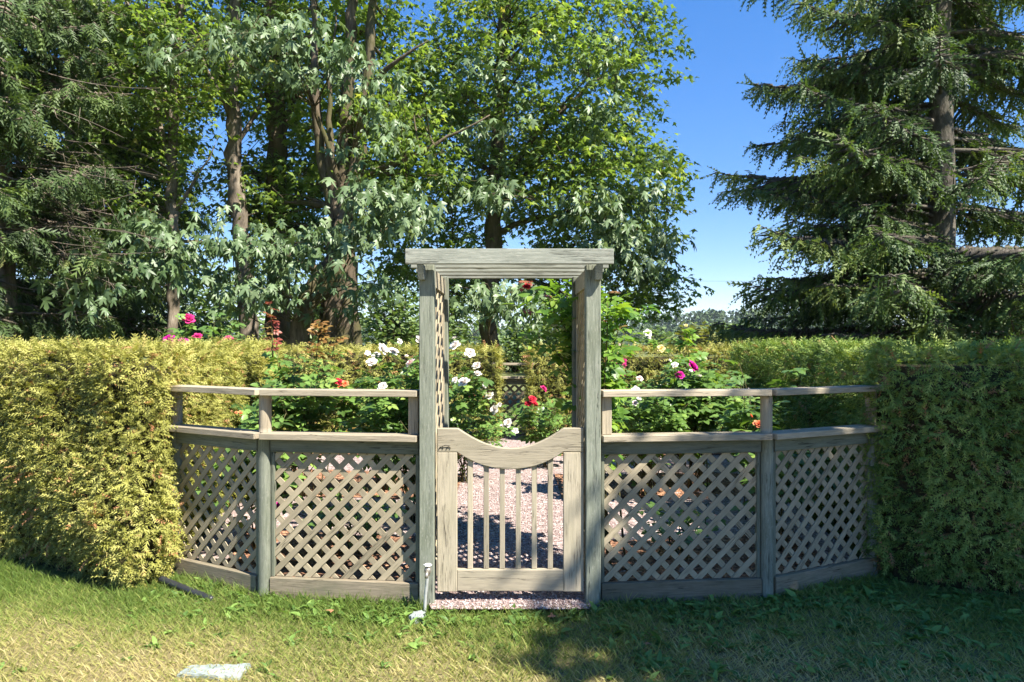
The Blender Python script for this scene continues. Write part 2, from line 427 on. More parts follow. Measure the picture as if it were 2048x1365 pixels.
top += [gp(1127, 857), gp(1167.5, 856)]
bot = [gp(1167.5, 904.6), gp(1127, 904.6)]
for k in range(1, 16):
    t = k / 16; x = 1127 - (1127 - 914) * t
    bot.append(gp(x, 905 + 34 * (1 - abs(2 * t - 1) ** 2.2)))
bot += [gp(914, 905), gp(874.5, 905)]
gprism('top_rail', top[::-1] + bot[::-1], .038, .019, .004)
for x0, x1 in ((874.5, 914), (1127, 1167.5)):
    a, b_ = gp(x0, 905.4), gp(x1, 1184)
    gprism('stile', [(a[0], b_[1]), (b_[0], b_[1]), (b_[0], a[1]), (a[0], a[1])], .038, .0194)
a, b_ = gp(914.3, 1140.5), gp(1126.7, 1183)
gprism('bottom_rail', [(a[0], b_[1]), (b_[0], b_[1]), (b_[0], a[1]), (a[0], a[1])], .038, .021)
for k in range(6):
    xc = 940 + k * 32.2
    a, b_ = gp(xc - 5.2, 892 if k in (0, 5) else 912), gp(xc + 5.2, 1140.2)
    gprism('picket', [(a[0], b_[1]), (b_[0], b_[1]), (b_[0], a[1]), (a[0], a[1])], .019, .028, .002)
M['iron'] = plain('dark_iron', (.035, .032, .03), .55, .8)
# small iron hook and eye on the hinge side of the gate
ac = Acc()
for x, y in ((882.5, 897), (897, 897)):
    c = np.array(P(x, y, GY - .004)); s = .011
    th = np.linspace(-2.2, 2.2, 9)
    ac.add(*tube(np.stack([c[0] + s * np.sin(th), np.full(9, c[1]), c[2] + s * .8 * np.cos(th)], 1), .0022, 5))
ac.add(*tube(np.array([P(884, 894, GY - .006), P(890, 891, GY - .008), P(899, 892, GY - .006)]), .002, 5))
ac.build('latch_hook', M['iron'], gate, True)

# ------------------------------------------------------------------ FRONT FENCES
def log_post(name, x, y, z0, z1, r, mat, parent, seed=0):
    g_ = np.random.default_rng(seed); n = 16; zs = np.linspace(z0, z1, 9)
    V = []; a = np.linspace(0, 2 * np.pi, n, endpoint=False); lump = 1 + .03 * np.sin(2 * a + 1) + .02 * g_.normal(size=n)
    for z in zs:
        rr = r * lump * (1 + .012 * g_.normal())
        V += [(z - z0, rr[i] * math.cos(a[i]), rr[i] * math.sin(a[i])) for i in range(n)]
    Fc = []
    for k in range(len(zs) - 1):
        for i in range(n):
            j = (i + 1) % n; Fc.append((k * n + i, (k + 1) * n + i, (k + 1) * n + j, k * n + j)[::-1])
    Fc += [tuple(range(n)), tuple(range((len(zs) - 1) * n, len(zs) * n))[::-1]]
    mw = Matrix(((0, 0, 1, x), (0, 1, 0, y), (1, 0, 0, z0), (0, 0, 0, 1)))
    o = mesh_obj(name, V, Fc, mat, parent, True, mw); return o
ZC1, ZC0 = 1.275, 1.005                                # tops of the upper and the lower cap rail
def front_fence(label, pts, sgn, seed):
    """pts: plan points from the arbor post outwards"""
    t = thing('lattice_fence', label, 'fence', (pts[1][0], pts[1][1], 0))
    for k in range(2):
        a, b_ = Vector((*pts[k], 0)), Vector((*pts[k + 1], 0))
        d = (b_ - a).normalized(); nrm = Vector((d.y, -d.x, 0))
        if nrm.y > 0: nrm = -nrm                       # faces the lawn
        up = Vector((0, 0, 1))
        for zt, ov, wd in ((ZC1, .02, .12), (ZC0, .02, .135)):
            e0 = a + d * (.003 if k else .003); e1 = b_ - d * .001 if k == 0 else b_ + d * .12
            board('cap_rail', e0 + up * (zt - .019) + nrm * ov, e1 + up * (zt - .019) + nrm * ov, wd, .038, (0, 0, 1), M['cap'], t)
        i0, i1 = a + d * (.045 if k else .004), b_ - d * .045 if k == 0 else b_ + d * .1
        board('apron_board', i0 + up * .925 + nrm * .012, i1 + up * .925 + nrm * .012, .082, .032, nrm, M['apron'], t)
        board('kick_board', i0 + up * .03 + nrm * .018, i1 + up * .03 + nrm * .018, .15, .036, nrm, M['kick'], t)
        # stop strips and the lattice between them
        W = (i1 - i0).length; H = .885 - .105
        pan = board('lattice_panel', i0 + d * .011 + up * .105, i0 + d * .011 + up * .882, .022, .03, nrm, M['apron'], t)
        board('edge_strip', i1 - d * .011 + up * .105, i1 - d * .011 + up * .882, .022, .03, nrm, M['apron'], pan)
        mx = d if d.x > 0 else -d; o_ = (i0 if d.x > 0 else i1) + mx * .022
        mw = Matrix((mx, up, nrm)).transposed().to_4x4(); mw.translation = o_ + up * .107 - nrm * .002
        lattice(pan, mw, W - .044, H - .006, M['lattice'], phase=random.random())
    # posts: short squared uprights by the arbor, round logs at the bends
    a, b_, c = [Vector((*p, 0)) for p in pts]
    d = (b_ - a).normalized()
    q = a + d * .04
    board('upper_post', (q.x, q.y, ZC0 + .0005), (q.x, q.y, ZC1 - .0385), .06, .06, (0, -1, 0), M['cap'], t)
    q2 = b_ + Vector((0, -.012, 0))
    log_post('post', q2.x, q2.y + .0, -.1, ZC0 - .0385, .041, M['post'], t, seed)
    log_post('upper_post', q2.x, q2.y + .012, ZC0 + .0005, ZC1 - .0385, .038, M['cap'], t, seed + 1)
    log_post('upper_post', c.x, c.y, ZC0 + .0005, ZC1 - .0385, .038, M['cap'], t, seed + 2)
    log_post('post', c.x, c.y, -.1, ZC0 - .0385, .041, M['post'], t, seed + 3)
    return t
LF = [(CX - PXF - PW / 2 - .004, 4.16), (-1.545, 4.275), (-2.30, 4.68)]
RF = [(CX + PXF + PW / 2 + .004, 4.16), (1.585, 4.255), (2.45, 4.66)]
random.seed(3)
front_fence('low lattice fence with two cap rails between the arbor and the sunlit left hedge', LF, -1, 11)
front_fence('low lattice fence with two cap rails between the arbor and the shaded right hedge', RF, 1, 23)

# ------------------------------------------------------------------ REAR FENCE in the gap of the far hedge
rf = thing('lattice_fence', 'dark lattice fence closing the gap in the far hedge', 'fence', (.05, 11.7, 0))
for zt in (1.22, .99): board('cap_rail', (-.75, 11.68, zt), (.8, 11.68, zt), .13, .038, (0, 0, 1), M['cap'], rf)
board('apron_board', (-.75, 11.72, .915), (.8, 11.72, .915), .1, .03, (0, -1, 0), M['apron'], rf)
board('kick_board', (-.75, 11.72, .05), (.8, 11.72, .05), .14, .03, (0, -1, 0), M['kick'], rf)
for x in (-.78, .83): board('post', (x, 11.72, -.1), (x, 11.72, 1.2), .09, .09, (0, -1, 0), M['post'], rf)
pan = board('lattice_panel', (-.72, 11.735, .12), (-.72, 11.735, .86), .02, .026, (0, -1, 0), M['apron'], rf)
lattice(pan, Matrix(((1, 0, 0, -.7), (0, 0, -1, 11.735), (0, 1, 0, .125), (0, 0, 0, 1))), 1.47, .735, M['kick'], pitch=.105, sw=.04)

# ------------------------------------------------------------------ STANDPIPE, STONES, DRAIN PIPE
M['galv'] = plain('dull_galvanised_pipe', (.46, .47, .46), .5, .35)
M['whitep'] = plain('white_plastic', (.80, .79, .75), .5)
M['brass'] = plain('tarnished_tap_body', (.34, .31, .26), .4, .6)
M['blackp'] = plain('black_drain_plastic', (.03, .032, .036), .4)
M['stone'] = rough_mat('pale_concrete', [(.3, (.17, .20, .19)), (.6, (.28, .315, .30)), (.8, (.36, .375, .35))], 16, .9, .6, .006, second=(7, .55, .7, .5, (.42, .42, .36)))
sp = thing('garden_standpipe', 'thin grey standpipe with a white-handled tap in front of the left arbor post', 'tap', (-.495, 4.0, 0))
YP = 3.99
pts = np.array([P(850, 1240, YP), P(849.5, 1222, YP), P(851, 1190, YP), P(853.5, 1168, YP), P(855.5, 1150, YP)])
tt = np.linspace(0, 1, 14); pts = np.stack([np.interp(tt, np.linspace(0, 1, 5), pts[:, i]) for i in range(3)], 1)
V, T = tube(pts, .0095, 10); np_mesh('pipe', V, T, M['galv'], sp, smooth=True)
def lathe(profile, c, axis_z, n=14):
    z = Vector(axis_z).normalized(); x = z.orthogonal().normalized(); y = z.cross(x); V = []; Fc = []
    for r, h in profile:
        for i in range(n):
            a = 2 * math.pi * i / n; V.append(Vector(c) + z * h + (x * math.cos(a) + y * math.sin(a)) * r)
    for k in range(len(profile) - 1):
        for i in range(n): Fc.append((k * n + i, k * n + (i + 1) % n, (k + 1) * n + (i + 1) % n, (k + 1) * n + i))
    Fc += [tuple(range(n))[::-1], tuple(range((len(profile) - 1) * n, len(profile) * n))]
    return V, Fc
c = P(855.5, 1152, YP)
V, Fc = lathe([(.011, 0), (.014, .004), (.014, .016), (.019, .02), (.021, .032), (.018, .045), (.012, .05), (.008, .056)], c, (0, 0, 1)); mesh_obj('tap_body', V, Fc, M['brass'], sp, True)
ac = Acc(); cc = np.array(c)
ac.add(*tube(np.array([cc + (0, 0, .03), cc + (0, -.035, .034), cc + (0, -.052, .022), cc + (0, -.055, .004)]), [.010, .010, .0105, .011], 10)); ac.build('spout', M['brass'], sp, True)
V, Fc = lathe([(.006, .055), (.018, .056), (.0215, .06), (.0215, .066), (.017, .069), (.006, .07)], c, (0, 0, 1), 12); hw = mesh_obj('hand_wheel', V, Fc, M['whitep'], sp, True)
ac = Acc()
for k in range(6):
    a = k * math.pi / 3
    ac.add(*tube(np.array([cc + (.017 * math.cos(a), .017 * math.sin(a), .063), cc + (.0245 * math.cos(a), .0245 * math.sin(a), .063)]), .0045, 6))
ac.build('grip', M['whitep'], hw, True)
def slab(name, label, outline, z0, z1, mat):
    n = len(outline); g_ = np.random.default_rng(n); cx = sum(p[0] for p in outline) / n; cyy = sum(p[1] for p in outline) / n
    ring = []
    for i in range(n):                                 # finer, slightly broken outline
        a, b_ = outline[i], outline[(i + 1) % n]
        for t in (0, .25, .5, .75): ring.append((a[0] + (b_[0] - a[0]) * t + g_.normal(0, .004), a[1] + (b_[1] - a[1]) * t + g_.normal(0, .004)))
    m_ = len(ring); V = []; Fc = []
    for s, z in ((1, z0), (1, z1 - .008), (.96, z1), (.5, z1 + .003)):
        V += [(cx + (x - cx) * s, cyy + (y - cyy) * s, z + (g_.normal(0, .0012) if s < 1 else 0)) for x, y in ring]
    V.append((cx, cyy, z1 + .003))
    for k in range(3):
        for i in range(m_): j = (i + 1) % m_; Fc.append((k * m_ + i, k * m_ + j, (k + 1) * m_ + j, (k + 1) * m_ + i))
    for i in range(m_): Fc.append((3 * m_ + i, 3 * m_ + (i + 1) % m_, 4 * m_))
    o = mesh_obj(name, V, Fc, mat, None, False); return tag(o, label, 'stone')
gpts = [G(x, y) for x, y in ((356, 1346), (372, 1331), (412, 1327), (445, 1328), (478, 1328), (503, 1325), (492, 1336), (478, 1352), (440, 1351), (400, 1348))]
slab('stone_slab', 'flat pale grey-green stone sunk in the lawn at the bottom left', [(p.x, p.y) for p in gpts], -.06, -.002, M['stone'])
gpts = [G(x, y) for x, y in ((819, 1238), (826, 1227), (842, 1225), (852, 1228), (846, 1236), (832, 1240))]
slab('stone_slab', 'small bluish stone at the foot of the standpipe', [(p.x, p.y) for p in gpts], -.06, .012, M['stone'])
a = [G(322, 1170), G(352, 1179), G(386, 1189), G(425, 1197)]
pp = np.array([(q.x, q.y, .022 + dz) for q, dz in zip(a, (.015, .004, -.008, -.03))]); tt = np.linspace(0, 1, 40)
pp = np.stack([np.interp(tt, np.linspace(0, 1, 4), pp[:, i]) for i in range(3)], 1)
V, T = tube(pp, .021 + .0022 * np.sin(np.arange(40) * 2.4), 10)
o = np_mesh('drain_pipe', V, T, M['blackp'], smooth=True); tag(o, 'black ribbed drain pipe lying by the kick board at the left hedge', 'pipe')

# ------------------------------------------------------------------ leaf templates
def fan(outline, centre):
    n = len(outline); V = np.array([centre] + outline, float)
    T = np.array([[0, i + 1, (i + 1) % n + 1] for i in range(n)]); return V, T
def lobed():
    half = [(.04, -.02), (.24, .0), (.40, .10), (.19, .22), (.36, .40), (.54, .68), (.29, .56), (.10, .42), (.18, .72), (.09, .82), (0, 1.0)]
    o = half + [(-x, y) for x, y in half[-2::-1]]
    o3 = [(x, y, -.42 * abs(x) ** 1.3 - .42 * max(0, y - .35) ** 1.5 + (.04 if i % 3 == 0 else 0)) for i, (x, y) in enumerate(o)]
    return fan(o3, (0, .3, .03))
MAPLE = lobed()
def lobed_small():
    half = [(0, 0), (.52, .42), (.17, .47), (0, 1.0)]
    o = half + [(-x, y) for x, y in half[-2:0:-1]]
    return fan([(x, y, -.3 * abs(x) - .15 * max(0, y - .4)) for x, y in o], (0, .3, .03))
MAPLE_S = lobed_small()
def oval(wd=.3, droop=.15, fold=.12):
    half = [(0, 0), (wd * .7, .2), (wd, .45), (wd * .65, .75), (0, 1)]
    o = half + [(-x, y) for x, y in half[-2:0:-1]]
    V = np.array([(x, y, fold * abs(x) * 2 - droop * y * y) for x, y in o]); n = len(o)
    mid = np.array([(0, .3, -droop * .09), (0, .65, -droop * .42)]); V = np.vstack([V, mid])
    T = [[0, 1, n], [1, 2, n], [2, n + 1, n], [2, 3, n + 1], [3, 4, n + 1], [4, 5, n + 1], [5, 6, n + 1], [6, n, n + 1], [6, 7, n], [7, 0, n]]
    return V, np.array(T)
OVAL = oval()
def compound(n=5):
    """rose leaf: five leaflets on a stalk"""
    Vs, Ts, k = [], [], 0; v0, t0 = oval(.34, .2, .1)
    for (x, y, a, s) in ((0, .55, 0, .5), (.03, .5, -70, .42), (-.03, .5, 70, .42), (.02, .22, -75, .34), (-.02, .22, 75, .34))[:n]:
        ca, sa = math.cos(R(a)), math.sin(R(a)); v = v0 * s
        v = np.stack([v[:, 0] * ca - v[:, 1] * sa + x, v[:, 0] * sa + v[:, 1] * ca + y, v[:, 2] - .1 * y * y], 1)
        Vs.append(v); Ts.append(t0 + k); k += len(v)
    Vs.append(np.array([(-.012, 0, 0), (.012, 0, 0), (0, .6, -.03)])); Ts.append(np.array([[k, k + 1, k + 2]]))
    return np.vstack(Vs), np.vstack(Ts)
ROSE = compound()
def feather(nb, w0, droop, curl=.0, wid=.05, seed=0):
    """conifer spray: a spine with short side twigs"""
    g_ = np.random.default_rng(seed); V, T = [], []
    def sliver(a, b_, wd):
        a, b_ = np.array(a, float), np.array(b_, float); d = b_ - a; n = np.array([-d[1], d[0], 0]); n /= np.linalg.norm(n) + 1e-9
        k = len(V); V.extend([a - n * wd / 2, a + n * wd / 2, b_]); T.append([k, k + 1, k + 2])
    z = lambda y: -droop * y * y
    sliver((0, 0, 0), (0, 1, z(1)), wid * 1.1)
    for i in range(nb):
        y = .08 + .8 * i / (nb - 1); L = w0 * (1 - .55 * (y - .2) ** 2) * (1 - .6 * max(0, y - .55)) * g_.uniform(.8, 1.15)
        for s in (-1, 1):
            y2 = y + L * .75 + g_.uniform(-.03, .03)
            sliver((0, y + g_.uniform(-.03, .03), z(y)), (s * L * .85, y2, z(y2) - curl * L + g_.uniform(-.03, .03)), wid)
    return np.array(V), np.array(T)
HEDGE = [feather(4, .34, .25, .25, .11, s) for s in range(4)]
FIR = [feather(5, .28, .35, .3, .10, 10 + s) for s in range(4)]
NEEDLE = [feather(5, .19, .5, .2, .11, 30 + s) for s in range(4)]

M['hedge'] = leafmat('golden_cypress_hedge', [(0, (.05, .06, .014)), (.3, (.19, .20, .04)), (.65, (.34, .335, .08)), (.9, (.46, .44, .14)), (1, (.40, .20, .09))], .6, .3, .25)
M['hedge_r'] = leafmat('shade_toned_cypress_hedge', [(0, (.035, .05, .016)), (.35, (.10, .17, .035)), (.7, (.20, .29, .065)), (.93, (.34, .39, .10)), (1, (.34, .19, .09))], .6, .3, .25)  # golden cypress again, made greener and darker: shade put into the colour
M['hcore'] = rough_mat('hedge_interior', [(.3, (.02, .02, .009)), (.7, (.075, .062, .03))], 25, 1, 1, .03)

# ------------------------------------------------------------------ HEDGES
def hedge(label, poly, H, mat, dens, size, seed, mixup=0.5, top_dens=None, skip=()):
    """clipped hedge over a plan polygon (counter-clockwise): dark twiggy core plus a skin of sprays"""
    g_ = np.random.default_rng(seed); n = len(poly)
    cx, cyy = sum(p[0] for p in poly) / n, sum(p[1] for p in poly) / n
    t = thing('clipped_hedge', label, 'hedge', (cx, cyy, 0))
    n1, n2 = sines(seed + 50, 12, 2, 9), sines(seed + 51, 12, 2, 9)
    # core: offset inwards
    def inset(d):
        out = []
        for i in range(n):
            p, a, b_ = Vector(poly[i]), Vector(poly[i - 1]), Vector(poly[(i + 1) % n])
            e1, e2 = (p - a).normalized(), (b_ - p).normalized(); n_1, n_2 = Vector((-e1.y, e1.x)), Vector((-e2.y, e2.x))
            bis = (n_1 + n_2); k = d / max(.4, bis.length_squared / 2); out.append(p + bis * (k / 1))
        return out
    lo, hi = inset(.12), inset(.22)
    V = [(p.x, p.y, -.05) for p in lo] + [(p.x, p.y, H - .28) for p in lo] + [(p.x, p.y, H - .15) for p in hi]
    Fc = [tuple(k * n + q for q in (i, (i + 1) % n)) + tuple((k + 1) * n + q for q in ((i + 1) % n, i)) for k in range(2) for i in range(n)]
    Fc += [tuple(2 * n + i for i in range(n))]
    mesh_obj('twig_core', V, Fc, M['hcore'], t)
    pos, tip, nrm, sz, rn = [], [], [], [], []
    for i in range(n):
        a, b_ = np.array(poly[i]), np.array(poly[(i + 1) % n]); L = np.linalg.norm(b_ - a); d = (b_ - a) / L; on = np.array([d[1], -d[0]])
        mid_ = (a + b_) / 2; seen = np.dot(on, -mid_) > 0 and abs(mid_[0] / mid_[1]) < .95
        k = int(L * H * dens * (1 if seen else .12))
        u, z = g_.uniform(-.03, L + .03, k), H * g_.uniform(.0, 1.0, k)
        bulge = .075 * n1(u * .8, z * .8 + 3 * i) + .02 * n2(u * 3, z * 3) + g_.normal(0, .018, k) - .05
        bulge -= .06 * np.clip((z - H + .2) / .2, 0, 1) ** 2                      # rounded shoulder
        bulge -= .07 * np.clip((.18 - z) / .18, 0, 1)
        q = a + np.outer(u, d) + np.outer(bulge, on); pos.append(np.column_stack([q, z]))
        o3 = np.array([on[0], on[1], 0]); d3 = np.array([d[0], d[1], 0])
        sw = .5 * n2(u * .7, z * .7)
        tip.append(o3 * g_.uniform(.08, .7, (k, 1)) + d3 * (g_.normal(0, .5, (k, 1)) + sw[:, None] * .5) + np.array([0, 0, 1]) * (g_.normal(.02, .42, (k, 1)) + .5 * np.clip((z - H + .25) / .25, 0, 1)[:, None]))
        nrm.append(np.array([0, 0, 1]) * 1.0 + o3 * g_.uniform(.2, 1, (k, 1)) + g_.normal(0, .35, (k, 3)))
        sz.append(size * g_.uniform(.65, 1.35, k))
        c_ = .5 + .22 * n1(u * 1.3 + 9, z * 1.3) + g_.normal(0, .17, k) + .22 * np.clip((z - H + .3) / .3, 0, 1) + 2.2 * (bulge + .05)  # lit top painted paler; sprays in the hollows darker
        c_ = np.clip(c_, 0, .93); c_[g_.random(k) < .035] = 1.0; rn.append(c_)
    xs = [p[0] for p in poly]; ys = [p[1] for p in poly]
    k = int((max(xs) - min(xs)) * (max(ys) - min(ys)) * (top_dens or dens)); q = np.column_stack([g_.uniform(min(xs), max(xs), k), g_.uniform(min(ys), max(ys), k)])
    q = q[inside([tuple(p) for p in inset(.09)], q[:, 0], q[:, 1])]; k = len(q)
    z = H - .06 + .05 * n1(q[:, 0] * 1.6, q[:, 1] * 1.6) + g_.normal(0, .015, k)
    pos.append(np.column_stack([q, z])); tip.append(np.column_stack([g_.normal(0, .6, (k, 2)), g_.uniform(.25, 1, k)])); nrm.append(np.column_stack([g_.normal(0, .6, (k, 2)), g_.uniform(.3, 1, k)]))
    sz.append(size * g_.uniform(.8, 1.7, k)); rn.append(np.clip(.72 + g_.normal(0, .15, k), 0, .93))  # top sprays tinted lighter for the light falling on them
    pos, tip, nrm, sz, rn = np.vstack(pos), np.vstack(tip), np.vstack(nrm), np.concatenate(sz), np.concatenate(rn)
    far = np.maximum(1, pos[:, 1] / 5.2) if dens > 1500 else np.ones(len(pos))          # coarser where it recedes
    kp = g_.random(len(pos)) < far ** -1.5; pos, tip, nrm, sz, rn = pos[kp], tip[kp], nrm[kp], (sz * far ** .7)[kp], rn[kp]
    Rm = frames(tip, nrm); ac = Acc()
    pick = g_.integers(0, len(HEDGE), len(pos))
    for j, (tv, tf) in enumerate(HEDGE):
        s = pick == j; V, T = scatter(tv, tf, pos[s], Rm[s], sz[s]); ac.add(V, T, np.repeat(rn[s], len(tv)))
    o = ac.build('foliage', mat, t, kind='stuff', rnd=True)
    return t
LH = [(-2.42, 4.30), (-2.26, 4.42), (-2.30, 4.82), (-3.05, 9.3), (-3.6, 9.4), (-2.98, 5.75), (-5.9, 7.0), (-5.6, 6.05), (-3.7, 4.92), (-2.6, 4.32)][::-1]
def ccw(p): return p if sum((p[i - 1][0] * p[i][1] - p[i][0] * p[i - 1][1]) for i in range(len(p))) > 0 else p[::-1]
H_ = 1.55
hedge('golden clipped hedge in full sun at the left end of the front fence', ccw(LH), H_, M['hedge'], 2700, .064, 1, top_dens=800)
RH = [(2.40, 4.62), (2.46, 4.48), (2.66, 4.36), (3.15, 4.22), (4.2, 4.12), (6.0, 4.1), (6.0, 5.1), (3.25, 5.4), (3.95, 10.0), (3.2, 10.0), (2.50, 4.85)]
hedge('clipped hedge toned dark green for the shade at the right end of the front fence', ccw(RH), H_, M['hedge_r'], 2500, .067, 2, top_dens=800)
hedge('far clipped hedge left of the lattice gap', ccw([(-4.3, 10.9), (-.22, 10.95), (-.2, 11.55), (-4.3, 11.55)]), 1.5, M['hedge'], 800, .105, 3, top_dens=300)
hedge('far clipped hedge right of the lattice gap', ccw([(.25, 10.95), (4.4, 10.9), (4.4, 11.55), (.24, 11.55)]), 1.5, M['hedge'], 800, .105, 4, top_dens=300)

# ------------------------------------------------------------------ LAWN GRASS AND WEEDS
M['grass'] = leafmat('lawn_grass', [(0, (.095, .155, .028)), (.35, (.185, .245, .055)), (.6, (.31, .32, .10)), (.8, (.44, .385, .165)), (1, (.56, .47, .26))], .55, .3, .3)
M['weed'] = leafmat('broadleaf_weeds', [(0, (.06, .12, .025)), (.5, (.13, .23, .05)), (1, (.22, .34, .08))], .5, .35, .3)
BLADE = (np.array([(-.5, 0, 0), (.5, 0, 0), (-.38, .5, .0), (.38, .5, .0), (0, 1, -.22)]), np.array([[0, 1, 3], [0, 3, 2], [2, 3, 4]]))
hedge_polys = [ccw(LH), ccw(RH)]
def on_lawn(x, y, pad=True):
    ok = ~inside(ring_out, x, y)
    for hp in hedge_polys: ok &= ~inside([(p[0], p[1]) for p in hp], x, y)
    return ok
def grass(x0, x1, y0, y1, dens, hmin, hmax, seed):
    g_ = np.random.default_rng(seed); k = int((x1 - x0) * (y1 - y0) * dens)
    x, y = g_.uniform(x0, x1, k), g_.uniform(y0, y1, k); ok = on_lawn(x, y); x, y = x[ok], y[ok]; k = len(x)
    dry = dryness(x, y); keep = g_.random(k) > .25 * dry; x, y, dry = x[keep], y[keep], dry[keep]; k = len(x)
    a = g_.uniform(0, 6.283, k); lean = g_.uniform(.1, 1.3, k) + .3 * dry
    tip = np.column_stack([np.cos(a) * lean, np.sin(a) * lean, np.ones(k)])
    h = g_.uniform(hmin, hmax, k) * (1.15 - .35 * dry) * (1 + .35 * np.clip(nA(x * 2, y * 2), -1, 1))
    near = np.clip(1 - (np.abs(y - 4.12 - .16 * np.abs(x)) / .25), 0, 1) * (np.abs(x) < 2.5); h *= 1 + .6 * near * g_.random(k)
    wd = g_.uniform(.003, .0068, k)
    Rm = frames(tip, np.column_stack([np.cos(a + 1.6), np.sin(a + 1.6), g_.normal(0, .3, k)]))
    V, T = scatter(*BLADE, np.column_stack([x, y, lawn_h(x, y) - .004]), Rm, np.column_stack([wd, h, h]))
    r = np.clip(dry * .85 + g_.normal(0, .16, k), 0, 1)
    return V, T, np.repeat(r, 5)
ac = Acc()
for a in ((-3.7, 3.7, 2.95, 4.9, 7200, .026, .075, 1), (-6, 6, 1.0, 2.95, 900, .03, .07, 2), (-6, -3.9, 2.95, 6, 900, .03, .07, 3), (3.9, 6, 2.95, 4.4, 900, .03, .07, 4)): ac.add(*grass(*a))
tag(ac.build('lawn_grass', M['grass'], rnd=True), 'short lawn grass with straw-coloured dry patches', 'grass', kind='stuff')
g_ = np.random.default_rng(5); ac = Acc(); lv, lt = oval(.2, .45, .25)
cen = []
while len(cen) < 760:
    x, y = g_.uniform(-2.6, 3.2), g_.uniform(3.1, 4.75)
    edge = 4.05 + .16 * abs(x)
    p = math.exp(-((y - edge + .05) / .30) ** 2) + (.4 if x > .4 else .05)
    if x < -2.3: p *= .3
    if abs(x) < .45: p *= .55
    if g_.random() < p and on_lawn(np.array([x]), np.array([y]))[0]: cen.append((x, y))
for x, y in cen:
    k = g_.integers(4, 9); a = g_.uniform(0, 6.28, k); el = g_.uniform(.1, 1.0, k)
    tip = np.column_stack([np.cos(a) * np.cos(el), np.sin(a) * np.cos(el), np.sin(el)])
    s = g_.uniform(.028, .075, k) * g_.uniform(.6, 1.15) * (1.15 if x > .4 else 1)
    V, T = scatter(lv, lt, np.column_stack([np.full(k, x), np.full(k, y), np.full(k, -.015)]) + g_.normal(0, .012, (k, 3)) * (1, 1, .2), frames(tip, np.tile((0, 0, 1.), (k, 1)) + g_.normal(0, .2, (k, 3))), np.column_stack([s * g_.uniform(.7, 1.3, k), s, s]))
    ac.add(V, T, np.repeat(np.clip(g_.uniform(.1, .9) + g_.normal(0, .15, k), 0, 1), len(lv)))
tag(ac.build('lawn_weeds', M['weed'], rnd=True), 'broad-leaved weeds growing in the lawn along the fence', 'weeds', kind='stuff')
# loose pebbles on the path by the gate
M['pebble'] = leafmat('path_pebbles', [(0, (.16, .105, .095)), (.3, (.25, .18, .165)), (.6, (.355, .265, .245)), (.85, (.47, .395, .37)), (1, (.62, .585, .55))], .7, .3, 0)
OCT = (np.array([(1, 0, 0), (-1, 0, 0), (0, 1, 0), (0, -1, 0), (0, 0, .7), (0, 0, -.7)], float), np.array([[0, 2, 4], [2, 1, 4], [1, 3, 4], [3, 0, 4], [2, 0, 5], [1, 2, 5], [3, 1, 5], [0, 3, 5]]))
k = 6000; x = g_.uniform(-.62, .62, k); y = 3.985 + 4.2 * g_.random(k) ** 1.4; x = np.where(y < 4.2, x * .68, x)
q = g_.normal(size=(k, 3)); s = g_.uniform(.005, .010, k)
V, T = scatter(*OCT, np.column_stack([x, y, np.full(k, .009)]), frames(q, g_.normal(size=(k, 3))), s)
tag(np_mesh('path_pebbles', V, T, M['pebble'], rnd=np.repeat(g_.random(k), 6), smooth=True), 'pinkish pebbles of the garden path behind the gate', 'gravel', kind='stuff')
# fallen leaves
M['dead'] = plain('dead_leaf', (.33, .15, .075), .8)
for (px, py, lab) in ((1297, 1293, 'dark red fallen leaf on the shaded lawn'), (1106, 1243, 'tan fallen leaf on the lawn in front of the gate'), (668, 1228, 'orange-brown fallen leaf on the sunlit lawn below the left fence')):
    p = G(px, py); V = MAPLE_S[0] * .055
    rz = Matrix.Rotation(px, 4, 'Z'); rz.translation = (p.x, p.y, .022)
    o = mesh_obj('fallen_leaf', [v + Vector((0, 0, 0)) for v in map(Vector, V)], MAPLE_S[1].tolist(), M['dead'], None, False, rz @ Matrix.Rotation(.25, 4, 'X')); tag(o, lab, 'leaf')

# ------------------------------------------------------------------ ROSES
M['rleaf'] = leafmat('rose_leaves', [(0, (.05, .10, .025)), (.5, (.11, .20, .045)), (.85, (.19, .31, .065)), (1, (.28, .37, .09))], .38, .5, .3)
M['rred'] = leafmat('young_red_rose_leaves', [(0, (.20, .045, .035)), (.6, (.30, .085, .055)), (1, (.24, .19, .06))], .45, .4, .35, 1.2, (1.1, .9, .7))
M['rbronze'] = leafmat('bronze_rose_leaves', [(0, (.22, .11, .04)), (.6, (.30, .17, .05)), (1, (.22, .22, .06))], .45, .4, .35, 1.2, (1.1, 1, .7))
M['rlime'] = leafmat('lime_rose_leaves', [(0, (.05, .12, .02)), (.5, (.13, .25, .035)), (1, (.28, .40, .06))], .42, .45, .4)
M['cane'] = rough_mat('rose_canes', [(.3, (.05, .055, .02)), (.7, (.13, .11, .05))], 30)
def petal_mat(name, c0, c1): return leafmat(name, [(0, c0), (1, c1)], .6, .2, .25, 1.0, (1, 1, 1))
PET = {'white': petal_mat('white_petals', (.80, .70, .64), (.88, .85, .78)), 'blush': petal_mat('blush_petals', (.80, .45, .40), (.88, .80, .74)), 'pink': petal_mat('pink_petals', (.50, .012, .13), (.60, .045, .20)),
       'magenta': petal_mat('magenta_petals', (.45, .006, .20), (.58, .02, .30)), 'red': petal_mat('red_petals', (.45, .01, .03), (.58, .035, .06)), 'orange': petal_mat('orange_petals', (.80, .16, .06), (.86, .30, .14)), 'yellow': petal_mat('yellow_petals', (.80, .58, .16), (.88, .74, .34))}
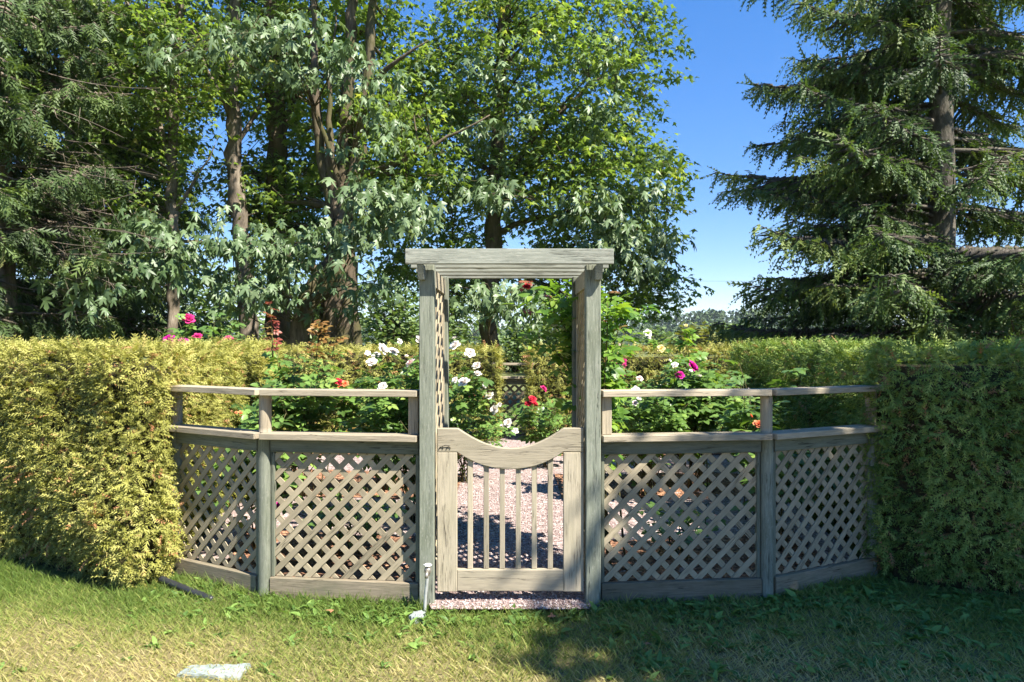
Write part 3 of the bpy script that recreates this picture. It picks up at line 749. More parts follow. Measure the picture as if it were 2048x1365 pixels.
def bloom_mesh(seed):
    g_ = np.random.default_rng(seed); Vs, Ts, rs, k = [], [], [], 0
    for ring, (nn, r, tilt, L, wd) in enumerate(((5, .30, 62, .62, .62), (5, .22, 40, .62, .56), (5, .12, 20, .58, .46), (3, .04, 5, .5, .34))):
        for i in range(nn):
            a = 2 * math.pi * (i + ring * .5) / nn + g_.normal(0, .15)
            us, vs_ = np.linspace(-1, 1, 4), np.linspace(0, 1, 4); tl = R(tilt + g_.normal(0, 7))
            for v_ in vs_:
                for u_ in us:
                    x = u_ * wd * .5 * (.45 + .75 * math.sin(math.pi * min(1, .18 + .72 * v_)))
                    out_ = r * .35 + L * v_ * math.sin(tl) - .22 * u_ * u_ * wd * (1 - .4 * v_) + .10 * v_ ** 3
                    z = L * v_ * math.cos(tl) - .12 * v_ ** 3
                    Vs.append((out_ * math.cos(a) - x * math.sin(a), out_ * math.sin(a) + x * math.cos(a), z)); rs.append(.25 * ring + .12 * v_)
            for p in range(3):
                for q in range(3): A = k + p * 4 + q; Ts += [[A, A + 1, A + 5], [A, A + 5, A + 4]]
            k += 16
    return np.array(Vs), np.array(Ts), 1 - np.clip(np.array(rs), 0, 1)
BLOOMS = [bloom_mesh(s) for s in range(3)]
BL_ME = {}
def bloom(parent, p, colr, size, seed, face=None):
    g_ = np.random.default_rng(seed); j = seed % 3; key = (j, colr)
    if key not in BL_ME:
        o = np_mesh('rose_bloom', BLOOMS[j][0], BLOOMS[j][1], PET[colr], parent, BLOOMS[j][2], True); BL_ME[key] = o.data
    else: o = bpy.data.objects.new('rose_bloom', BL_ME[key]); put(o, parent)
    ax = Vector(face or (g_.normal(0, .4), -.6 + g_.normal(0, .3), .65)).normalized()
    mw = ax.to_track_quat('Z', 'Y').to_matrix().to_4x4() @ Matrix.Rotation(g_.uniform(0, 6), 4, 'Z') @ Matrix.Scale(size * 1.18, 4); mw.translation = Vector(p) - ax * size * .25
    o.matrix_basis = mw; WORLD[o.name] = mw.copy()
def rose(label, base, h, r, ncane, nleaf, lsize, seed, blooms=(), leaf='rleaf', group='rose bushes in the garden', shoots=(), zlo=.25, ry=None):
    g_ = np.random.default_rng(seed); bx, by = base; t = thing('rose_bush', label, 'rose bush', (bx, by, 0), group)
    canes = Acc(); P_, D_ = [], []
    def cane(a, b_, r0):
        a, b_ = np.array(a, float), np.array(b_, float); mid = (a + b_) / 2; mid[:2] = a[:2] + (b_[:2] - a[:2]) * .28; mid[2] = a[2] + (b_[2] - a[2]) * .6
        c = bezier(a, mid, b_, 9) + np.vstack([np.zeros(3), g_.normal(0, .012, (7, 3)), np.zeros(3)])
        canes.add(*tube(c, np.linspace(r0, r0 * .4, 9), 5)); return c
    ends = []
    for i in range(ncane):
        a = g_.uniform(0, 6.283); rr = r * math.sqrt(g_.uniform(.05, 1)); zt = h * g_.uniform(.62, 1.0) * (1 - .25 * (rr / r) ** 2)
        e = (bx + rr * math.cos(a), by + (ry or r) * rr / r * math.sin(a), zt)
        c = cane((bx + g_.normal(0, .06), by + g_.normal(0, .06), 0), e, .007); P_.append(c); ends.append(c)
        for q in range(2):
            s = c[g_.integers(3, 7)]; e2 = s + np.array([g_.normal(0, .16), g_.normal(0, .16), g_.uniform(.08, .3)]); e2[2] = min(e2[2], h * 1.02)
            c2 = bezier(s, (s + e2) / 2 + g_.normal(0, .03, 3), e2, 6); canes.add(*tube(c2, np.linspace(.004, .002, 6), 4)); P_.append(c2)
    for (p, colr, size) in blooms:
        src = min((c[k] for c in ends for k in range(2, 8)), key=lambda q: np.linalg.norm(q - np.array(p)) + 2 * max(0, q[2] - p[2] + .12))
        e = np.array(p) - (0, 0, size * .3); c2 = bezier(src, (src + e) / 2 + np.array([0, 0, -.02]), e, 7); canes.add(*tube(c2, np.linspace(.0045, .0025, 7), 4)); P_.append(c2[:6])
        bloom(t, p, colr, size, seed * 17 + len(P_))
        if len(P_) % 2: bloom(t, np.array(p) + g_.normal(0, .07, 3) * (1, .6, .7), colr, size * g_.uniform(.35, .6), seed * 17 + len(P_) + 5)
    canes.build('canes', M['cane'], t, True)
    pts = np.vstack(P_); w_ = np.clip((pts[:, 2] - zlo * h * .5) / (h * .5), .02, 1); idx = g_.choice(len(pts), nleaf, p=w_ / w_.sum())
    pos = pts[idx] + g_.normal(0, .02, (nleaf, 3)); a = g_.uniform(0, 6.283, nleaf)
    outw = pos - np.array([bx, by, 0]); outw[:, 2] = 0
    tip = np.column_stack([np.cos(a), np.sin(a), g_.uniform(-.35, .45, nleaf)]) + .6 * unit(outw)
    n_ = np.column_stack([g_.normal(0, .35, (nleaf, 2)), np.ones(nleaf)]) + np.array([.1, -.3, 0])
    V, T = scatter(*ROSE, pos, frames(tip, n_), lsize * g_.uniform(.7, 1.25, nleaf))
    np_mesh('foliage', V, T, M[leaf], t, np.repeat(np.clip(g_.normal(.5, .22, nleaf), 0, 1), len(ROSE[0])), True, 'stuff')
    for (pp_, lm, nl, ls) in shoots:                   # tall young shoots with coloured leaves
        pp_ = np.array([tuple(q) for q in pp_]); tt_ = np.linspace(0, 1, 14); c = np.stack([np.interp(tt_, np.linspace(0, 1, len(pp_)), pp_[:, i]) for i in range(3)], 1)
        V, T = tube(c, np.linspace(.007, .003, 14), 5); np_mesh('young_shoot', V, T, M['cane'], t)
        ii = g_.uniform(.1, 1, nl); ps = np.stack([np.interp(ii, tt_, c[:, i]) for i in range(3)], 1); a = np.arange(nl) * 2.4
        tip = np.column_stack([np.cos(a), np.sin(a), g_.uniform(-.2, .5, nl)])
        V, T = scatter(*ROSE, ps, frames(tip, np.tile((0, -.5, 1.), (nl, 1)) + g_.normal(0, .3, (nl, 3))), ls * g_.uniform(.7, 1.2, nl)); np_mesh('young_leaves', V, T, M[lm], t, np.repeat(g_.random(nl), len(ROSE[0])), True, 'stuff')
    return t
B = lambda x, y, Y, c, s: (tuple(P(x, y, Y)), c, s)
rose('dense rose bush with large white blooms behind the left arbor post', (-.80, 5.95), 1.57, .64, 30, 1200, .13, 1, [
    B(767, 697, 5.8, 'white', .062), B(787, 702, 5.85, 'white', .062), B(744, 724, 5.7, 'white', .06), B(752, 712, 5.9, 'white', .05), B(820, 725, 5.6, 'blush', .055), B(838, 679, 5.8, 'white', .048),
    B(909, 690, 5.6, 'white', .06), B(940, 706, 5.6, 'white', .055), B(953, 731, 5.7, 'white', .05), B(955, 747, 5.75, 'white', .045), B(927, 763, 5.5, 'white', .062), B(883, 823, 5.35, 'blush', .075),
    B(978, 791, 5.9, 'white', .06), B(765, 773, 5.6, 'white', .052), B(988, 819, 5.8, 'white', .055), B(1015, 846, 6.0, 'white', .055), B(1030, 862, 6.1, 'white', .04), B(970, 770, 6.0, 'white', .035)], ry=.5)
rose('tall rose bush with red and bronze young shoots behind the left fence', (-2.12, 6.95), 1.66, .66, 26, 900, .16, 2, [B(680, 764, 6.5, 'red', .05), B(672, 762, 6.5, 'red', .045), B(690, 768, 6.5, 'orange', .045)], shoots=[
    ([P(545, 715, 6.8), P(544, 660, 6.8), P(540, 606, 6.8)], 'rred', 30, .095), ([P(632, 720, 6.8), P(636, 680, 6.8), P(640, 640, 6.8)], 'rbronze', 34, .13), ([P(664, 720, 6.9), P(668, 690, 6.9), P(672, 672, 6.9)], 'rbronze', 16, .12)])
rose('leafy rose bush with orange bloom close behind the left bend of the fence', (-1.85, 5.05), 1.2, .33, 10, 150, .19, 3, [B(483, 827, 4.95, 'orange', .032)])
rose('rose bush with hot pink blooms rising over the left hedge', (-3.35, 7.4), 1.95, .66, 34, 900, .16, 4, [B(377, 637, 7.2, 'pink', .085), B(336, 680, 7.0, 'magenta', .085), B(367, 683, 7.0, 'magenta', .065), B(395, 672, 7.0, 'pink', .06), B(457, 678, 7.0, 'pink', .06)])
rose('low rose bush with a yellow bloom under the left fence rail', (-1.3, 7.2), 1.15, .5, 18, 460, .14, 5, [B(709, 855, 6.8, 'yellow', .06), B(765, 772, 6.8, 'white', .05)])
rose('rose bush with small pink blooms beside the central path on the left', (-.55, 7.7), .98, .42, 12, 240, .13, 6, [B(940, 785, 7.4, 'pink', .055), B(945, 792, 7.4, 'red', .05), B(966, 793, 7.4, 'orange', .05)])
rose('rose bush with a cluster of red blooms beside the central path on the right', (.48, 8.6), 1.0, .48, 14, 300, .14, 7, [B(1065, 798, 8.3, 'red', .065), B(1057, 807, 8.3, 'red', .06), B(1070, 808, 8.25, 'red', .06), B(1088, 777, 8.4, 'pink', .06)])
rose('rose bush with crimson and cream blooms right of the arbor', (1.36, 6.95), 1.52, .58, 22, 800, .16, 8, [B(1244, 724, 6.6, 'pink', .06), B(1245, 748, 6.6, 'pink', .042), B(1214, 758, 6.5, 'red', .055), B(1280, 757, 6.6, 'blush', .042), B(1272, 780, 6.4, 'white', .05), B(1270, 806, 6.4, 'blush', .035), B(1350, 730, 6.7, 'white', .045)])
rose('rose bush with magenta blooms behind the right fence', (1.98, 7.3), 1.48, .56, 20, 700, .16, 9, [B(1387, 732, 6.9, 'magenta', .085), B(1360, 750, 6.8, 'magenta', .062), B(1398, 752, 6.8, 'white', .05)])
rose('tall lime-leaved rose with cream blooms over the far right hedge', (2.1, 8.4), 1.56, .42, 12, 260, .17, 10, [B(1296, 666, 8.2, 'white', .065), B(1322, 697, 8.0, 'yellow', .06), B(1372, 651, 8.4, 'yellow', .03)], leaf='rlime', shoots=[([P(1372, 700, 8.4), P(1374, 675, 8.4), P(1372, 655, 8.4)], 'rlime', 16, .16)])
rose('broad-leaved rose bush by the right bend of the fence', (2.15, 6.0), 1.5, .4, 14, 220, .2, 11, [B(1517, 848, 5.0, 'orange', .045)])
rose('rose bush with a large leaf pair beside the right fence post', (2.0, 5.1), 1.15, .24, 6, 60, .22, 12)
rose('short rose bush in the near bed behind the left lattice', (-1.2, 5.0), .5, .32, 8, 110, .13, 13, [B(560, 1012, 4.9, 'magenta', .05)])
rose('short rose bush in the near bed behind the right lattice', (1.2, 4.95), .42, .3, 6, 45, .13, 14)
rose('sparse rose bush in the middle bed behind the right lattice', (1.5, 7.5), .95, .45, 12, 190, .14, 15, [B(1500, 790, 7.2, 'blush', .04)])
rose('small rose bush in the far left bed', (-1.6, 9.9), 1.2, .6, 14, 300, .16, 16)
rose('small rose bush in the far right bed', (1.6, 9.9), 1.15, .6, 14, 300, .16, 17, [B(1240, 700, 9.6, 'blush', .06)])
# climbing rose on the right side of the arbor
t = thing('climbing_rose', 'bright green climbing rose on the right side of the arbor', 'climbing rose', (.62, 4.95, 0))
g_ = np.random.default_rng(77); canes = Acc(); pts = []
for k in range(18):
    a = np.array([.60 + g_.normal(0, .05), 4.75 + g_.normal(0, .15), 0]); kind = k % 3
    if kind == 0: e = np.array([g_.uniform(.62, .95), g_.uniform(4.5, 5.2), g_.uniform(1.3, 1.98)])
    elif kind == 1: e = np.array([g_.uniform(.12, .42), g_.uniform(4.95, 5.25), g_.uniform(1.6, 2.0)])
    else: e = np.array([g_.uniform(.45, .72), g_.uniform(4.5, 5.1), g_.uniform(1.0, 1.95)])
    mid = np.array([.63 + g_.normal(0, .05), 4.9 + g_.normal(0, .12), e[2] * .85]); c = bezier(a, mid, e, 14); canes.add(*tube(c, np.linspace(.009, .003, 14), 5)); pts.append(c[5:]); pts.append(c[9:])
canes.build('canes', M['cane'], t, True); pts = np.vstack(pts); n = 620; idx = g_.choice(len(pts), n)
pos = pts[idx] + g_.normal(0, .045, (n, 3)); a = g_.uniform(0, 6.28, n)
V, T = scatter(*ROSE, pos, frames(np.column_stack([np.cos(a), np.sin(a), g_.uniform(-.5, .3, n)]), np.column_stack([g_.normal(.2, .4, n), g_.normal(-.3, .4, n), np.ones(n)])), .145 * g_.uniform(.7, 1.3, n))
np_mesh('foliage', V, T, M['rlime'], t, np.repeat(np.clip(g_.normal(.5, .25, n), 0, 1), len(ROSE[0])), True, 'stuff')
n = 14; pos = np.array([P(x, y, 5.0) for x, y in ((1062, 562), (1052, 572), (1165, 545), (1040, 620), (1155, 548), (1212, 640), (1240, 700), (1230, 588), (1058, 566), (1226, 660), (1205, 720), (1118, 600), (1150, 640), (1070, 570))]); a = g_.uniform(0, 6.28, n)
V, T = scatter(*ROSE, pos, frames(np.column_stack([np.cos(a), np.sin(a), g_.uniform(-.3, .4, n)]), np.tile((0, -.5, 1.), (n, 1))), np.full(n, .12)); np_mesh('young_leaves', V, T, M['rred'], t, np.repeat(g_.random(n), len(ROSE[0])), True, 'stuff')
bloom(t, P(1053, 573, 4.95), 'red', .035, 5)

# ------------------------------------------------------------------ TREES
M['bark'] = rough_mat('mossy_maple_bark', [(.3, (.035, .027, .018)), (.55, (.13, .10, .07)), (.75, (.24, .19, .135))], 9, .95, .9, .04, (1, 1, .22), second=(1.6, .45, .62, .75, (.075, .078, .025)))
M['bark2'] = rough_mat('grey_brown_bark', [(.3, (.06, .048, .036)), (.55, (.19, .155, .12)), (.75, (.33, .285, .23))], 10, .95, .8, .03, (1, 1, .3), second=(1.3, .5, .7, .4, (.09, .09, .04)))
M['firbark'] = rough_mat('fir_bark', [(.3, (.035, .03, .025)), (.55, (.12, .105, .085)), (.75, (.22, .20, .17))], 9, .95, .9, .04, (1, 1, .35), second=(2, .5, .7, .4, (.08, .09, .05)))
M['maple'] = leafmat('maple_leaves', [(0, (.075, .12, .028)), (.35, (.135, .21, .05)), (.7, (.20, .285, .075)), (.92, (.30, .36, .10)), (1, (.40, .30, .10))], .38, .55, .48, 1.5)
M['maple_glare'] = leafmat('glare_toned_maple_leaves', [(0, (.06, .11, .035)), (.5, (.125, .19, .08)), (1, (.25, .33, .18))], .47, .55, .3, 1.1, (1.1, 1.1, .6))  # greyer, paler green: glare on the leaves put into their colour
M['fir'] = leafmat('fir_needles', [(0, (.03, .055, .02)), (.45, (.085, .145, .045)), (.8, (.17, .225, .06)), (1, (.22, .27, .085))], .55, .35, .3)
M['cedar'] = leafmat('cedar_sprays', [(0, (.03, .05, .018)), (.5, (.08, .13, .04)), (.85, (.15, .21, .06)), (1, (.24, .24, .085))], .55, .35, .3)
M['shrub'] = leafmat('shrub_leaves', [(0, (.06, .10, .03)), (.5, (.13, .20, .065)), (1, (.24, .30, .12))], .5, .4, .3)
M['shrub_y'] = leafmat('yellow_green_shrub_leaves', [(0, (.07, .09, .02)), (.5, (.16, .18, .04)), (1, (.27, .26, .07))], .55, .3, .3)

def smooth_path(pts, step=.3, wob=.0, g_=None):
    pts = np.array([tuple(p) for p in pts], float); k = len(pts)
    if k == 2: pts = np.vstack([pts[0], pts.mean(0), pts[1]]); k = 3
    d = np.r_[0, np.cumsum(np.linalg.norm(np.diff(pts, axis=0), axis=1))]; n = max(4, int(d[-1] / step)); t = np.linspace(0, d[-1], n)
    out = np.stack([np.interp(t, d, pts[:, i]) for i in range(3)], 1)
    for _ in range(2): out[1:-1] = (out[:-2] + 2 * out[1:-1] + out[2:]) / 4
    if wob and g_ is not None: out[1:-1] += g_.normal(0, wob, out[1:-1].shape)
    return out
def crown_pts(g_, c, r, n, lo, hi):
    u = unit(g_.normal(size=(n, 3))); q = g_.uniform(lo ** 3, hi ** 3, n) ** (1 / 3)
    return np.array(c) + u * q[:, None] * np.array(r)
PART_LEAF = {}
def broadleaf(name, label, stems, crowns, seed, leafm='maple', bark='bark', leaf=(.17, .26), tmpl=None, group=None, sprays=(), cat='tree', part_leaves=0, flare=1.5, droop=(.1, .9), leaf2=None):
    """stems: (points, r0, r1[, is_limb]); crowns: (centre, radii, n_branches, n_clusters, leaves per cluster, spread)"""
    g_ = np.random.default_rng(seed); tmpl = tmpl or MAPLE_S
    base = tuple(stems[0][0][0]); t = thing(name, label, cat, (base[0], base[1], 0), group)
    NP, NR = [], []
    for i, st in enumerate(stems):
        p = smooth_path(st[0], .3, .02, g_); k = len(p); limb = len(st) > 3 and st[3]; rr = np.linspace(st[1], st[2] * (.3 if limb else 1), k)
        if not limb: rr = rr * (1 + (flare - 1) * np.exp(-np.maximum(0, p[:, 2]) / .45))
        rr = rr * (1 + .05 * g_.normal(size=k)); V, T = tube(p, rr, 12 if not limb else 8)
        V = V + .12 * rr.mean() * g_.normal(size=V.shape) * (1 if not limb else .6)
        np_mesh('limb' if limb else 'trunk', V, T, M[bark], t, smooth=True); NP.append(p[2:]); NR.append(rr[2:])
    NP, NR = np.vstack(NP), np.concatenate(NR)
    br = Acc(); L = [[], [], [], []]
    ends = []
    def grow(targets, P0, R0, rmax, rend, nseg, sides, lift, down):
        newP, newR = [], []
        for q in targets:
            d = q - P0; dist = np.linalg.norm(d, axis=1); cost = dist + .9 * np.maximum(0, -d[:, 2] + .15 * dist) + .25 * g_.random(len(dist))
            j = int(np.argmin(cost)); a = P0[j]; l = dist[j]
            mid = (a + q) / 2 + np.array([0, 0, lift * l]) + g_.normal(0, .07 * l, 3); c = bezier(a, mid, q, nseg)
            r0 = min(R0[j] * .6, rend + rmax * l); rr = np.linspace(r0, rend, nseg); br.add(*tube(c, rr, sides, False)); newP.append(c[2:]); newR.append(rr[2:]); ends.append((c[-1], unit(c[-1] - c[-2]), a))
        return np.vstack([P0] + newP), np.concatenate([R0] + newR)
    Pn, Rn = NP, NR
    for (c, r, nb, nc, nl, spd) in crowns:
        Pn, Rn = grow(crown_pts(g_, c, r, nb, .25, .85), Pn, Rn, .016, .012, 9, 5, .10, 0)
    jobs = []
    for (c, r, nb, nc, nl, spd) in crowns:
        del ends[:]
        grow(crown_pts(g_, c, r, nc, .35, 1.03), Pn, Rn, .006, .004, 6, 3, .06, 0); jobs.append((list(ends), nl, spd, leafm, leaf))
    for (targets, nl, spd, lm, lf) in sprays:
        del ends[:]
        grow(np.array([tuple(q) for q in targets]), Pn, Rn, .008, .005, 8, 4, .10, 0); jobs.append((list(ends), nl, spd, lm, lf))
    br.build('branches', M[bark], t, True, 'stuff')
    by = {}
    for (en, nl, spd, lm, lf) in jobs:
        for (e, d, a) in en:
            k = max(2, int(nl * g_.uniform(.6, 1.4))); oh = e - a; oh[2] = 0; oh = unit(oh)
            pos = e + np.column_stack([g_.normal(0, spd, k), g_.normal(0, spd, k), g_.normal(0, spd * .5, k)]) - d * g_.uniform(0, 1.2 * spd, (k, 1))
            ang = g_.uniform(0, 6.283, k); dr = g_.uniform(droop[0], droop[1], k) + (.35 if lm == 'maple_glare' else 0)
            hor = np.column_stack([np.cos(ang), np.sin(ang), np.zeros(k)]) + .8 * oh; hor = unit(hor)
            tip = hor * np.cos(dr)[:, None] - np.array([0, 0, 1]) * np.sin(dr)[:, None]
            nr = np.column_stack([g_.normal(0, .35, (k, 2)), np.ones(k)]) + .25 * hor
            s = g_.uniform(lf[0], lf[1], k); by.setdefault(lm, []).append((pos, tip, nr, s, np.clip(g_.normal(.48, .13) + g_.normal(0, .16, k), 0, .96) * (g_.random(k) > .03) + 0))
    for lm, lst in by.items():
        pos, tip, nr, s, rn = [np.concatenate([q[i] for q in lst]) for i in range(5)]
        Rm = frames(tip, nr); tv = MAPLE if lm == 'maple_glare' else tmpl
        keep = np.ones(len(pos), bool)
        if lm == 'maple_glare' and part_leaves:
            # the largest leaves in view are parts of their own
            px = 1024 + pos[:, 0] / pos[:, 1] * F_PX; py = HZ - (pos[:, 2] - EYE) / pos[:, 1] * F_PX
            vis = (px > 20) & (px < 1420) & (py > 10) & (py < 640)
            order = np.argsort(-(s / pos[:, 1]) * vis)[:part_leaves]; keep[order] = False
            sh = np.column_stack([s * g_.uniform(.72, 1.1, len(s)), s, s * g_.uniform(.4, 2.2, len(s))])
            for q in order:
                key = int(rn[q] * 4)
                if key not in PART_LEAF:
                    me_o = np_mesh('leaf', tv[0], tv[1], M[lm], t, np.full(len(tv[0]), key / 4 + .1)); PART_LEAF[key] = me_o.data; o = me_o
                else: o = bpy.data.objects.new('leaf', PART_LEAF[key]); put(o, t)
                mw = Matrix((Rm[q] * sh[q][None, :]).tolist()).to_4x4(); mw.translation = pos[q]; o.matrix_basis = mw
        kz = np.column_stack([s * g_.uniform(.7, 1.12, len(s)), s, s * g_.uniform(.4, 2.2, len(s))])[keep]
        V, T = scatter(*tv, pos[keep], Rm[keep], kz); np_mesh('crown' if lm == leafm else 'lower_foliage', V, T, M[lm], t, np.repeat(rn[keep], len(tv[0])), False, 'stuff')
    return t
def El(x, y, rx, ry, Y, rY): return P(x, y, Y), (rx / F_PX * Y, rY, ry / F_PX * Y)
def ground_at(x, Y): q = P(x, HZ, Y); return Vector((q.x, q.y, -.1))
def area(n, x0, x1, y0, y1, Y0, Y1, seed):
    g_ = np.random.default_rng(seed); return [P(g_.uniform(x0, x1), g_.uniform(y0, y1), g_.uniform(Y0, Y1)) for _ in range(n)]

GRP = 'broadleaf trees behind the garden'
# slim tree at far left of the group
Y = 15.5
broadleaf('maple_tree', 'slim maple with thin straight trunk nearest the dark cedars at the left', [([ground_at(348, Y), P(346, 500, Y), P(343, 350, Y), P(350, 170, Y), P(362, 20, Y), P(368, -200, Y)], .15, .06),
    ([P(344, 330, Y), P(318, 250, Y), P(300, 120, Y), P(290, -40, Y)], .07, .03, 1), ([P(345, 430, Y), P(385, 370, Y), P(430, 290, Y)], .05, .02, 1)],
    [(*El(330, 110, 150, 190, Y, 2.0), 37, 332, 13, .2), (*El(260, 330, 130, 130, Y, 1.8), 17, 192, 13, .2), (*El(360, -190, 150, 140, Y, 2), 12, 105, 11, .22)], 101, bark='bark2', group=GRP, leaf=(.13, .21))
Y = 16.5
broadleaf('maple_tree', 'maple with bare grey-brown trunk standing left of the mossy trunks', [([ground_at(500, Y), P(494, 600, Y), P(482, 440, Y), P(470, 330, Y), P(466, 160, Y), P(470, 20, Y), P(474, -260, Y)], .235, .1),
    ([P(466, 240, Y), P(420, 160, Y), P(390, 60, Y)], .08, .03, 1), ([P(468, 300, Y), P(520, 220, Y + .5), P(540, 100, Y + .5)], .07, .03, 1)],
    [(*El(430, 80, 130, 150, Y + 2.2, 1.6), 29, 262, 13, .2), (*El(480, -180, 190, 150, Y, 2), 12, 122, 11, .22), (*El(500, 380, 90, 90, Y + 1, 1.2), 12, 96, 13, .2)], 102, bark='bark2', group=GRP, leaf=(.13, .21))
Y = 17.5
broadleaf('maple_tree', 'maple with thick dark mossy trunk just left of the many-stemmed maple', [([ground_at(556, Y), P(556, 560, Y), P(552, 380, Y), P(552, 250, Y), P(545, 100, Y), P(540, -250, Y)], .31, .15),
    ([P(552, 300, Y), P(590, 200, Y), P(600, 60, Y)], .11, .04, 1), ([P(554, 420, Y), P(500, 330, Y + .4), P(470, 300, Y + .6)], .06, .02, 1)],
    [(*El(560, 120, 150, 170, Y + 2.4, 1.8), 37, 332, 13, .22), (*El(560, -180, 200, 150, Y, 2), 12, 122, 11, .22), (*El(600, 400, 110, 110, Y + 1.6, 1.3), 17, 157, 13, .2)], 103, group=GRP, leaf=(.13, .21))
Y = 15.6
pale = [(area(16, 110, 300, 500, 610, 12.8, 13.6, 1), 17, .25, 'maple_glare', (.13, .32)), (area(26, 240, 520, 420, 560, 12.8, 14, 2), 17, .25, 'maple_glare', (.13, .32)), (area(14, 420, 560, 560, 620, 13, 14, 3), 17, .25, 'maple_glare', (.12, .30)),
        (area(20, 500, 720, 430, 540, 13, 14, 4), 17, .25, 'maple_glare', (.13, .32)), (area(22, 640, 860, 370, 470, 12.8, 14, 5), 17, .25, 'maple_glare', (.13, .32)), (area(10, 650, 800, 560, 620, 13, 14.4, 6), 12, .24, 'maple_glare', (.12, .29)),
        (area(30, 400, 720, 30, 150, 13, 14.4, 7), 17, .25, 'maple_glare', (.12, .30)), (area(16, 680, 850, 110, 300, 13, 14.5, 8), 12, .25, 'maple_glare', (.12, .30)), (area(6, 260, 340, 90, 130, 13, 14, 9), 12, .24, 'maple_glare', (.12, .29))]
broadleaf('maple_tree', 'great many-stemmed bigleaf maple with drooping leaves toned pale for their glare left of the arbor', [
    ([ground_at(668, Y), P(672, 620, Y), P(684, 500, Y), P(690, 440, Y)], .42, .34),
    ([P(690, 450, Y), P(712, 350, Y), P(722, 260, Y), P(738, 150, Y), P(752, -220, Y)], .22, .1, 1), ([P(684, 470, Y), P(690, 330, Y + .2), P(694, 200, Y + .2), P(702, 40, Y), P(706, -250, Y)], .25, .1, 1),
    ([P(680, 470, Y), P(652, 360, Y), P(634, 250, Y), P(630, 120, Y), P(620, -180, Y)], .16, .07, 1), ([P(676, 440, Y - .1), P(658, 300, Y - .2), P(660, 150, Y - .2), P(672, 20, Y)], .11, .05, 1),
    ([ground_at(590, Y - .5), P(600, 640, Y - .5), P(632, 570, Y - .3), P(680, 500, Y)], .24, .19), ([ground_at(718, Y + .6), P(705, 620, Y + .5), P(700, 540, Y + .3), P(700, 480, Y + .2)], .16, .14),
    ([P(700, 480, Y), P(770, 462, Y - .4), P(830, 455, Y - .6)], .13, .05, 1), ([P(718, 345, Y), P(800, 350, Y), P(880, 352, Y)], .08, .03, 1), ([P(722, 350, Y), P(800, 330, Y), P(900, 270, Y), P(980, 230, Y)], .1, .03, 1),
    ([P(640, 540, Y - .2), P(520, 500, Y - 1.2), P(360, 480, Y - 2), P(220, 520, Y - 2.4)], .09, .03, 1), ([P(690, 400, Y), P(600, 120, Y - 1), P(500, 60, Y - 1.6)], .08, .03, 1), ([P(735, 180, Y), P(790, 120, Y - .8), P(860, 80, Y - 1)], .09, .03, 1)],
    [(*El(680, 150, 200, 190, Y + 2, 1.8), 45, 403, 13, .22), (*El(700, -170, 230, 160, Y, 2.4), 14, 157, 11, .25), (*El(640, 420, 170, 110, Y + 1.8, 1.5), 22, 192, 13, .2), (*El(790, 320, 130, 150, Y + .8, 1.8), 25, 210, 13, .2)], 104, group=GRP, sprays=pale, part_leaves=280, leaf=(.15, .24))
Y = 18.0
pale2 = [(area(16, 930, 1060, 570, 640, 15, 16, 21), 12, .24, 'maple_glare', (.2, .34)), (area(40, 1100, 1330, 370, 560, 15.4, 17, 22), 17, .25, 'maple_glare', (.20, .32)), (area(16, 880, 1010, 320, 420, 15.5, 17, 23), 12, .24, 'maple_glare', (.22, .34)), (area(24, 860, 1250, 60, 300, 15.5, 17, 24), 12, .24, 'maple_glare', (.2, .3))]
broadleaf('maple_tree', 'wide-crowned maple whose trunk shows through the arbor opening', [
    ([ground_at(978, Y), P(980, 620, Y), P(986, 500, Y), P(990, 380, Y), P(1000, 200, Y), P(1010, 0, Y), P(1020, -300, Y)], .26, .10),
    ([P(986, 440, Y), P(1060, 330, Y), P(1140, 280, Y), P(1250, 300, Y)], .1, .03, 1), ([P(988, 380, Y), P(1080, 260, Y), P(1200, 150, Y), P(1290, 110, Y)], .1, .03, 1), ([P(986, 470, Y), P(1080, 430, Y), P(1200, 440, Y), P(1320, 500, Y)], .09, .03, 1),
    ([P(990, 360, Y), P(930, 300, Y), P(850, 340, Y), P(760, 400, Y)], .08, .03, 1), ([P(984, 520, Y), P(1060, 560, Y), P(1160, 600, Y), P(1300, 600, Y)], .07, .02, 1), ([P(995, 260, Y), P(920, 180, Y), P(860, 60, Y)], .09, .03, 1), ([P(985, 540, Y), P(900, 500, Y), P(820, 500, Y)], .06, .02, 1)],
    [(*El(1090, 150, 270, 230, Y, 2.6), 75, 737, 14, .22), (*El(1190, 390, 190, 150, Y, 2.4), 50, 473, 14, .22), (*El(900, 260, 160, 200, Y + .6, 2.2), 31, 297, 13, .22), (*El(1100, -160, 260, 150, Y, 2.6), 17, 210, 13, .25), (*El(1210, 580, 180, 75, Y, 1.8), 25, 210, 13, .2), (*El(880, 520, 160, 90, Y + 1, 1.8), 22, 192, 13, .2)], 105, group=GRP, sprays=pale2, leaf=(.15, .23))

